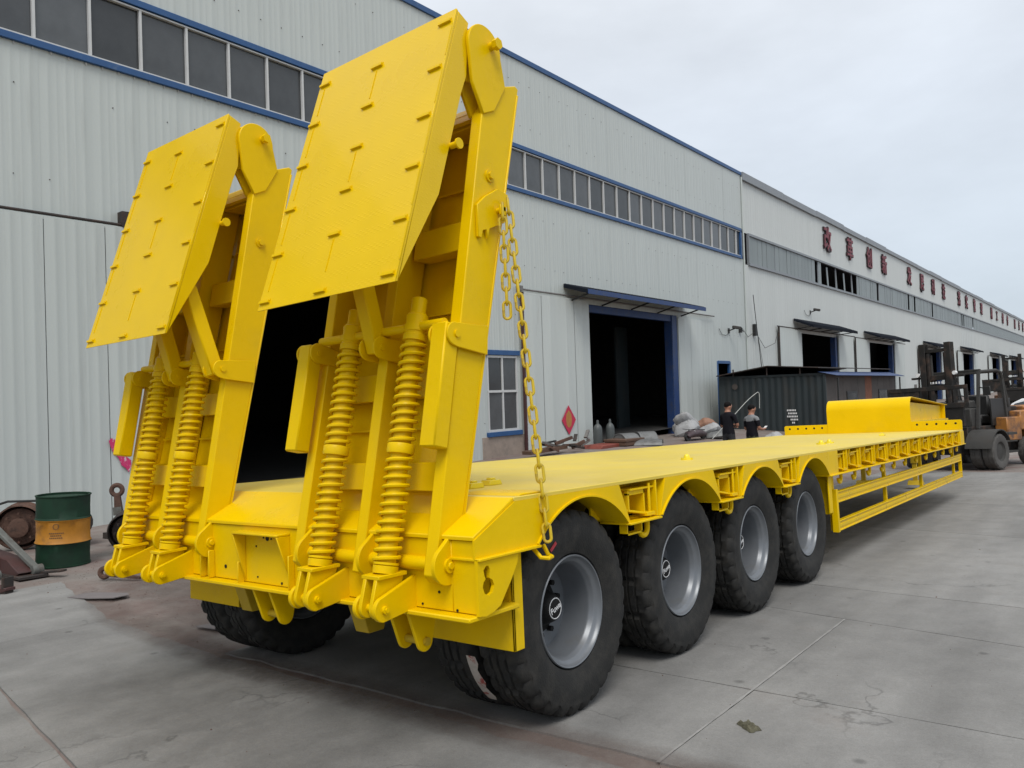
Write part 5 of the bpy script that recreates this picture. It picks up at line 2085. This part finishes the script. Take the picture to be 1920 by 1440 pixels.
mb.tube([(-.3, -.62, .80), (-.1, -.60, .76), (.1, -.60, .76), (.3, -.62, .80)], .02, 7)
mb.beam((0, -.62, .45), (0, -.60, .78), .04, .04)
mb.beam((-.02, -.1, .70), (.02, .9, .62), .10, .08)
obj('handlebar', mb, 'black', t)
mb = MB()
mb.beam((.15, -.35, .66), (.18, -.2, .50), .05, .02)
obj('mudguard_tip', mb, 'white_print', t)

# ------------------------------------------------------------------ people
def person(label, loc, rz, joints, mats, shirt_z, yoke=None, group='men talking beside the container', scale=1.0, hair_back=False):
    """one continuous skinned body; joints in a frame facing +Y"""
    me = bpy.data.meshes.new('person')
    vs, es, rs = [], [], []
    def v(p, r_):
        vs.append(p)
        rs.append(r_)
        return len(vs) - 1
    def chain_(start, pts):
        last = start
        ids = []
        for p, r_ in pts:
            i = v(p, r_)
            es.append((last, i))
            last = i
            ids.append(i)
        return ids
    pel = v((0, 0, .96), (.155, .115))
    sp_ = chain_(pel, [((0, -.01, 1.10), (.150, .110)), ((0, 0, 1.25), (.165, .115)), ((0, .0, 1.40), (.150, .100)), ((0, .0, 1.475), (.075, .070)), ((0, .02, 1.53), (.058, .060)), ((0, .045, 1.60), (.068, .085)), ((0, .045, 1.67), (.076, .095)), ((0, .035, 1.72), (.060, .075))])
    head = sp_[6]
    nose = chain_(sp_[5], [((0, .135, 1.615), (.016, .018))])
    for s in (-1, 1):
        chain_(sp_[5], [((s * .082, .02, 1.625), (.012, .024))])
        sh, el, wr, ha = joints['R' if s > 0 else 'L']
        sh = Vector(sh)
        el, wr, ha = Vector(el), Vector(wr), Vector(ha)
        a_ = chain_(sp_[2], [(tuple(sh), (.062, .062)), (tuple(sh.lerp(el, .5)), (.052, .052)), (tuple(el), (.042, .042)), (tuple(el.lerp(wr, .5)), (.038, .038)), (tuple(wr), (.027, .024)), (tuple(wr.lerp(ha, .6)), (.040, .022))])
        d = (ha - wr).normalized()
        sd = d.cross(Vector((0, 0, 1)))
        if sd.length < .1:
            sd = Vector((1, 0, 0))
        sd.normalize()
        upn = sd.cross(d)
        base = wr.lerp(ha, .6)
        for i, (o_, l_) in enumerate(((-.030, .065), (-.010, .078), (.010, .074), (.030, .058))):
            p1 = base + sd * o_ + d * l_ * .75
            p2 = p1 + (d * .6 - upn * .8).normalized() * l_ * .5
            chain_(a_[-1], [(tuple(p1), (.009, .009)), (tuple(p2), (.008, .008))])
        p1 = wr.lerp(ha, .25) + sd * (.045 * -s) + d * .02
        chain_(a_[-2], [(tuple(p1), (.012, .012)), (tuple(p1 + d * .035), (.010, .010))])
        chain_(pel, [((s * .095, 0, .88), (.092, .098)), ((s * .10, .01, .68), (.080, .085)), ((s * .10, .015, .50), (.058, .062)), ((s * .105, -.01, .30), (.056, .060)), ((s * .11, -.02, .09), (.040, .045)), ((s * .115, .04, .045), (.042, .036)), ((s * .125, .15, .03), (.038, .026))])
    me.from_pydata(vs, es, [])
    tmp = bpy.data.objects.new('tmp_person', me)
    COL.objects.link(tmp)
    md = tmp.modifiers.new('skin', 'SKIN')
    md.use_smooth_shade = True
    sv = me.skin_vertices[0].data
    for i, r_ in enumerate(rs):
        sv[i].radius = r_
    sv[0].use_root = True
    sub = tmp.modifiers.new('sub', 'SUBSURF')
    sub.levels = sub.render_levels = 2
    dg = bpy.context.evaluated_depsgraph_get()
    bm_ = bpy.data.meshes.new_from_object(tmp.evaluated_get(dg))
    bm_.name = 'person'
    bpy.data.objects.remove(tmp)
    bm_.materials.clear()
    for m_ in mats:
        bm_.materials.append(M[m_])
    sleeve = {s: (Vector(joints[s][0]), Vector(joints[s][1])) for s in 'LR'}
    for p in bm_.polygons:
        c = p.center
        idx = 0
        if c.z < .08:
            idx = 3
        elif c.z < .93 and abs(c.x) < .24 and c.y < .14:
            idx = 2
        elif c.z < 1.49 and abs(c.x) < .165 and abs(c.y) < .135:
            idx = 1
        else:
            for s in 'LR':
                a, b = sleeve[s]
                d = b - a
                t = (c - a).dot(d) / d.length_squared
                if -.5 < t < .80 and (c - a - d * max(0, min(1, t))).length < .085 and c.z > 1.0:
                    idx = 1
            if c.z < 1.49 and abs(c.x) < .20 and abs(c.y) < .12 and c.z > .93:
                idx = 1
        if yoke and idx == 1 and c.z > yoke:
            idx = 4
        p.material_index = idx
        p.use_smooth = True
    o = bpy.data.objects.new('person', bm_)
    COL.objects.link(o)
    o.location = loc
    o.rotation_euler = (0, 0, rz)
    o.scale = (scale,) * 3
    tag(o, label, 'person', group)
    hb = MB()                                # hair cap
    n, k = 24, 8
    vsx = []
    for j in range(k + 1):
        for i in range(n):
            a = 2 * PI * i / n
            front = max(0, math.sin(a))
            low = -.55 + 1.0 * front
            ph = R(90) - (R(90) - math.asin(max(-.9, min(.9, low)))) * j / k
            rr = 1 + .05 * mnoise.noise(Vector((math.cos(a) * 4, math.sin(a) * 4, j * .6)))
            vsx.append((.087 * rr * math.cos(ph) * math.cos(a), .030 + .108 * rr * math.cos(ph) * math.sin(a) - .006, 1.668 + .092 * rr * math.sin(ph)))
    hb.add(vsx, [(j * n + i, (j + 1) * n + i, (j + 1) * n + (i + 1) % n, j * n + (i + 1) % n) for j in range(k) for i in range(n)])
    obj('hair', hb, 'hair', o)
    eb = MB()
    for s in (-1, 1):
        eb.lathe([(0, -.010), (.008, -.006), (.010, 0), (.008, .006), (0, .010)], 10, Matrix.Translation((s * .032, .118, 1.640)))
    eb.box(-.024, .024, .118, .127, 1.563, 1.571)
    obj('face_features', eb, 'hair', o)
    return o
p1 = b2w(-8.0, 19.0, 0)
face = math.atan2(.618, .785)                # towards the right of the picture
rzp = face - PI / 2
person('man in a dark short sleeved shirt standing with folded arms, left of the two men', (p1.x, p1.y, gz(p1.x, p1.y)), rzp + .62,
       {'R': ((.19, 0, 1.40), (.25, .06, 1.13), (.06, .22, 1.15), (-.05, .25, 1.17)), 'L': ((-.19, 0, 1.40), (-.25, .06, 1.12), (-.05, .24, 1.10), (.07, .24, 1.10))},
       ['skin', 'shirt_dark', 'trousers', 'black'], 0)
p2 = b2w(-7.6, 19.55, 0)
p2o = person('man in a dark top with grey yoke looking at his phone', (p2.x, p2.y, gz(p2.x, p2.y) - .02), rzp + .50,
             {'R': ((.19, 0, 1.40), (.24, .02, 1.12), (.14, .27, 1.10), (.10, .36, 1.13)), 'L': ((-.19, 0, 1.40), (-.24, .02, 1.12), (-.10, .27, 1.09), (-.02, .36, 1.12))},
             ['skin', 'shirt_dark', 'trousers_g', 'black', 'shirt_grey'], 0, yoke=1.335)
ph = MB()
ph.box(-.04, .04, -.075, .075, 0, .009)
o = obj('phone', ph, ['white_print'], bevel=.002)
o.matrix_basis = Matrix.Translation(p2o.location) @ Matrix.Rotation(rzp + .50, 4, 'Z') @ Matrix.Translation((.04, .42, 1.135)) @ Matrix.Rotation(R(35), 4, 'X')
tag(o, 'bright phone held in the hand of the man with the grey yoke', 'phone')

# ------------------------------------------------------------------ forklift
fk = thing('forklift', 'big grimy forklift with tall dark mast and worn orange counterweight beyond the trailer front', 'forklift', (-.14, 23.1, gz(-.1, 23)), R(163))
def F(name, mb, mats, bevel=.006, parent=None):
    return obj(name, mb, mats, parent or fk, bevel=bevel)
for s in (-1, 1):
    mb = MB()
    mb.box(s * .36 - .085, s * .36 + .085, .46, .50, .15, 3.68)
    mb.box(s * .36 + s * .04 - .04, s * .36 + s * .04 + .04, .50, .66, .15, 3.68)
    mb.box(s * .36 - .085, s * .36 + .085, .66, .70, .15, 3.68)
    F('mast_rail', mb, 'fork_dark')
    mb = MB()
    mb.box(s * .24 - .035, s * .24 + .035, .50, .64, .30, 3.40)
    F('inner_mast_rail', mb, 'fork_dark')
    mb = MB()
    mb.cyl((s * .20, .50, .3), (s * .20, .50, 2.2), .06, 12)
    mb.cyl((s * .20, .50, 2.2), (s * .20, .50, 3.35), .035, 12)
    F('lift_cylinder', mb, 'fork_grey', 0)
    mb = MB()
    mb.cyl((s * .52, .62, 2.78), (s * .52, .72, 2.78), .055, 14)
    h_ = F('headlight', mb, 'white_print', 0)
    mb = MB()
    mb.box(s * .62 - .12, s * .62 + .12, .55, .66, 2.66, 2.72)
    F('lamp_bracket', mb, 'fork_dark')
mb = MB()
mb.box(-.45, .45, .50, .62, 3.42, 3.52)
F('mast_crossbar', mb, 'fork_dark')
mb = MB()
mb.box(-.45, .45, .52, .60, 2.60, 2.74)
mb.box(-.45, .45, .52, .60, 2.42, 2.48)
F('mast_crossbar', mb, 'fork_dark')
mb = MB()
for i in range(6):
    mb.box(-.24 + i * .085, -.19 + i * .085, .62, .625, 2.50, 2.56)
F('plate_marks', mb, 'white_print', 0)['kind'] = 'stuff'
mb = MB()
mb.box(-.42, .42, .46, .58, .9, 1.1)
F('mast_crossbar', mb, 'fork_dark')
mb = MB()
mb.box(-.90, 1.40, .80, .87, 1.78, 1.92)
mb.box(-.90, 1.40, .80, .87, 2.30, 2.42)
for x in (-.90, -.45, 0, .45, .9, 1.30):
    mb.box(x, x + .10, .79, .86, 1.80, 2.40)
mb.box(.45, 1.40, .82, .85, 1.85, 2.35)
F('load_backrest', mb, 'fork_dark')
mb = MB()
mb.box(-.75, .75, .74, .84, 1.25, 1.80)
F('fork_carriage', mb, 'fork_dark')
for s in (-.45, .45):
    mb = MB()
    mb.prism([(.86, 1.3), (.93, 1.3), (.93, .72), (2.1, .68), (2.1, .65), (.86, .64)], 'x', s - .08, s + .08)
    F('fork', mb, 'fork_dark')
mb = MB()
mb.box(-.60, .60, -3.0, .36, .42, 1.22)
F('chassis', mb, 'fork_dark', .02)
# tyres
def solid_tyre(r_, w_, name='tyre'):
    mb = MB()
    N = 60
    prof = [(.55 * r_, -w_ * .44), (.62 * r_, -w_ * .5), (.92 * r_, -w_ * .5), (r_, -w_ * .40), (r_, -.02), (r_ - .012, -.015), (r_ - .012, .015), (r_, .02), (r_, w_ * .40), (.92 * r_, w_ * .5), (.62 * r_, w_ * .5), (.55 * r_, w_ * .44)]
    k = len(prof)
    vs, fs = [], []
    for j in range(N):
        a = 2 * PI * j / N
        for r2, x in prof:
            rr = r2 - (.022 if j % 4 == 3 and r2 > .9 * r_ and abs(x) > .02 else 0)
            vs.append((x, rr * math.cos(a), rr * math.sin(a)))
    for j in range(N):
        for i in range(k - 1):
            fs.append((j * k + i, j * k + i + 1, ((j + 1) % N) * k + i + 1, ((j + 1) % N) * k + i))
    mb.add(vs, fs)
    return mb
M['dusty_rubber'] = mat('dusty_rubber', (0.075, 0.072, 0.068), 0.85, vary=0.2, vscale=5, bump=.2, bscale=50)
def fk_wheel(x, y, r_, w_):
    mb = MB()
    mb.lathe([(0, -.05), (.3 * r_, -.05), (.34 * r_, -.02), (.52 * r_, -.04), (.57 * r_, w_ * .42), (.57 * r_, -w_ * .42), (.45 * r_, -w_ * .3), (.2 * r_, -w_ * .35), (0, -w_ * .35)], 32, Matrix.Translation((x, y, r_)) @ XTOL)
    w = F('wheel', mb, 'fork_grey', 0)
    t = solid_tyre(r_, w_)
    o = F('tyre', t, 'dusty_rubber', 0, w)
    o.location = (x, y, r_)
for s in (-1, 1):
    fk_wheel(s * .80, 0, .50, .30)
    fk_wheel(s * 1.14, 0, .50, .32)
    fk_wheel(s * .92, -2.65, .42, .30)
    mb = MB()
    pr = arc(0, .50, .60, 10, 150, 12)
    po = arc(0, .50, .63, 150, 10, 12)
    mb.prism(pr + po, 'x', s * .60, s * 1.32)
    mb.box(min(s * .60, s * 1.30), max(s * .60, s * 1.30), -1.05, -.50, .95, 1.02)
    F('fender', mb, 'fork_grey', 0)
    mb = MB()
    mb.box(min(s * .60, s * .95), max(s * .60, s * .95), -1.9, -.95, .40, .46)
    mb.box(min(s * .60, s * .95), max(s * .60, s * .95), -1.9, -.95, .72, .77)
    F('step', mb, 'fork_grey')
    mb = MB()
    mb.beam((s * .66, -.15, 1.15), (s * .66, -.42, 2.82), .07, .09)
    mb.beam((s * .66, -2.0, 1.25), (s * .66, -1.85, 2.60), .07, .09)
    mb.tube([(s * .66, -.42, 2.80), (s * .66, -1.5, 2.86), (s * .66, -1.80, 2.80), (s * .66, -1.90, 2.55), (s * .66, -2.15, 1.75)], .045, 8)
    F('guard_post', mb, 'fork_grey', 0)
    mb = MB()
    mb.box(s * .64 - .02, s * .64 + .02, -2.30, -1.05, 1.22, 2.02)
    F('cab_side_panel', mb, 'black')
    mb = MB()
    mb.beam((s * .68, -.35, 2.35), (s * .92, -.25, 2.28), .03, .03)
    mb.box(s * .92 - .10, s * .92 + .10, -.27, -.23, 2.10, 2.36)
    F('mirror', mb, 'black')
mb = MB()
for i in range(7):
    y = -.45 - i * .22
    mb.box(-.66, .66, y - .03, y + .03, 2.80, 2.86)
mb.box(-.70, .70, -.50, -.42, 2.76, 2.88)
F('guard_roof', mb, 'fork_grey')
mb = MB()
mb.box(-.58, .58, -.55, .05, 1.20, 1.75)
mb.prism([(-.55, 1.75), (.02, 1.75), (-.10, 1.95), (-.45, 1.98)], 'x', -.50, .50)
F('cowl', mb, 'fork_grey', .03)
mb = MB()
mb.box(-.30, .30, -1.75, -1.20, 1.25, 1.55)
mb.box(-.30, .30, -1.85, -1.70, 1.45, 2.15)
F('seat', mb, 'black', .05)
mb = MB()
c_ = Vector((0, -.72, 1.98))
mb.tube([c_ + Vector((.2 * math.cos(2 * PI * i / 20), .12 * math.sin(2 * PI * i / 20), .16 * math.sin(2 * PI * i / 20))) for i in range(20)], .018, 6, closed=True)
mb.cyl((0, -.45, 1.85), (0, -.72, 1.98), .025, 8)
F('steering_wheel', mb, 'black', 0)
mb = MB()
mb.box(-.60, .60, -2.9, -1.9, 1.22, 1.78)
F('engine_hood', mb, 'fork_dark', .04)
mb = MB()
mb.prism([(-.95, -2.95), (.95, -2.95), (.98, -3.35), (.75, -3.72), (-.75, -3.72), (-.98, -3.35)], 'z', .55, 1.62)
mb.box(-.80, .80, -3.5, -2.9, 1.62, 1.80)
F('counterweight', mb, 'orange_body', .05, None)
for s in (-1, 1):
    mb = MB()
    mb.box(min(s * .60, s * .96), max(s * .60, s * .96), -2.2, -1.30, .75, 1.45)
    F('side_tank', mb, 'orange_body', .03)
    mb = MB()
    mb.prism([(-3.2, 1.05), (-2.1, 1.05), (-2.2, 1.62), (-3.1, 1.66)], 'x', s * .60, s * .97)
    F('rear_fender', mb, 'orange_body', .03)

fk2 = copy_part(fk, None, Matrix.Translation((-1.2, 52, gz(-1, 52))) @ Matrix.Rotation(R(185), 4, 'Z') @ Matrix.Scale(1.12, 4))
fk['label'] = 'big grimy forklift with dark mast standing just beyond the trailer front'
fk2['label'] = 'second dark forklift far back at the right edge behind the white car'
fk['group'] = fk2['group'] = 'forklifts in the yard'

# ------------------------------------------------------------------ parked car behind the forklift
car = thing('parked_car', 'white parked car with its lower half hidden behind the forklift counterweight', 'car', (1.55, 41.0, gz(1.55, 41)), R(-8))
def carsec(x):                               # half width and heights along the length (front towards +X)
    return None
bodyp = [(-2.25, .45), (-2.25, .80), (-2.18, 1.02), (-1.2, 1.08), (1.0, 1.04), (1.9, .92), (2.2, .75), (2.25, .45), (1.85, .30), (-1.9, .30)]
mb = MB()
mb.prism(bodyp, 'y', -.86, .86)
obj('body', mb, 'car_white', car, bevel=.10, segs=3)
cab = [(-2.10, 1.02), (-1.75, 1.50), (-1.35, 1.70), (-.2, 1.74), (.45, 1.62), (1.25, 1.02)]
mb = MB()
n = len(cab)
vs = []
for s in (-1, 1):
    for x, z in cab:
        w_ = .84 - .20 * max(0, (z - 1.02) / .72)
        vs.append((x, s * w_, z))
fs = [list(range(n)), list(range(n, 2 * n))[::-1]] + [(i, n + i, n + (i + 1) % n, (i + 1) % n) for i in range(n)]
mb.add(vs, fs)
obj('cabin', mb, 'car_white', car, bevel=.05, segs=2)
for s in (-1, 1):
    for poly in ([(-1.95, 1.08), (-1.62, 1.48), (-1.05, 1.62), (-.75, 1.08)], [(-.68, 1.08), (-.92, 1.63), (-.12, 1.66), (.02, 1.08)], [(.08, 1.08), (-.04, 1.65), (.36, 1.56), (1.02, 1.08)]):
        mb = MB()
        vs = [(x, s * (.855 - .20 * (z - 1.02) / .72), z) for x, z in poly]
        vs2 = [(x, s * (.835 - .20 * (z - 1.02) / .72), z) for x, z in poly]
        k = len(vs)
        mb.add(vs + vs2, [list(range(k)) if s < 0 else list(range(k))[::-1]] + [(i, (i + 1) % k, k + (i + 1) % k, k + i) for i in range(k)])
        obj('side_window', mb, 'car_glass', car)
    mb = MB()
    mb.box(.75, .95, s * .86, s * 1.05, 1.05, 1.20)
    obj('mirror', mb, 'black', car, bevel=.03)
    mb = MB()
    mb.box(-.45, -.25, s * .865, s * .885, .88, .91)
    mb.box(.55, .75, s * .865, s * .885, .88, .91)
    obj('door_handle', mb, 'chrome', car)
    mb = MB()
    mb.box(2.02, 2.24, s * .50, s * .80, .72, .86)
    obj('headlight', mb, 'white_print', car, bevel=.03)
    for x in (-1.4, 1.4):
        mb = MB()
        mb.lathe([(0, 0), (.2, .0), (.22, -.03), (.23, .02), (.23, -.12), (0, -.12)], 24, Matrix.Translation((x, s * .80, .32)) @ Matrix.Rotation(R(-90 * s), 4, 'X'))
        w = obj('wheel', mb, 'chrome', car)
        t_ = solid_tyre(.32, .2)
        o = obj('tyre', t_, 'rubber', w)
        o.matrix_basis = Matrix.Translation((x, s * .76, .32)) @ Matrix.Rotation(R(90), 4, 'Z')
mb = MB()
mb.add([(.50, -.63, 1.60), (1.24, -.80, 1.05), (1.24, .80, 1.05), (.50, .63, 1.60), (.48, -.63, 1.57), (1.20, -.80, 1.02), (1.20, .80, 1.02), (.48, .63, 1.57)], [(0, 1, 2, 3), (7, 6, 5, 4), (0, 4, 5, 1), (2, 6, 7, 3)])
obj('windscreen', mb, 'car_glass', car)

# ------------------------------------------------------------------ railing far behind
rl = thing('railing', 'dark pipe railing in front of the far doors at the right edge', 'railing', (0, 0, 0))
mb = MB()
zt = 2.95
for z in (zt, zt - .45):
    mb.cyl((-2.6, 60, z), (3.2, 60, z), .05, 8)
obj('rail', mb, 'black', rl)
for i in range(7):
    mb = MB()
    x = -2.5 + i * .95
    mb.cyl((x, 60, gz(x, 60)), (x, 60, zt), .05, 8)
    obj('post', mb, 'black', rl)
mb = MB()
for i in range(10):
    x = -.8 + i * .42
    p = Vector((x, 63, gz(x, 63)))
    mb.beam(p, p + Vector((rnd.uniform(-.3, .3), 0, rnd.uniform(1.2, 2.2))), rnd.uniform(.2, .45), .4)
o = obj('machine_parts', mb, 'fork_dark', None, bevel=.03)
tag(o, 'dark jumble of machine parts behind the railing at the right edge', 'machine parts', kind='stuff')
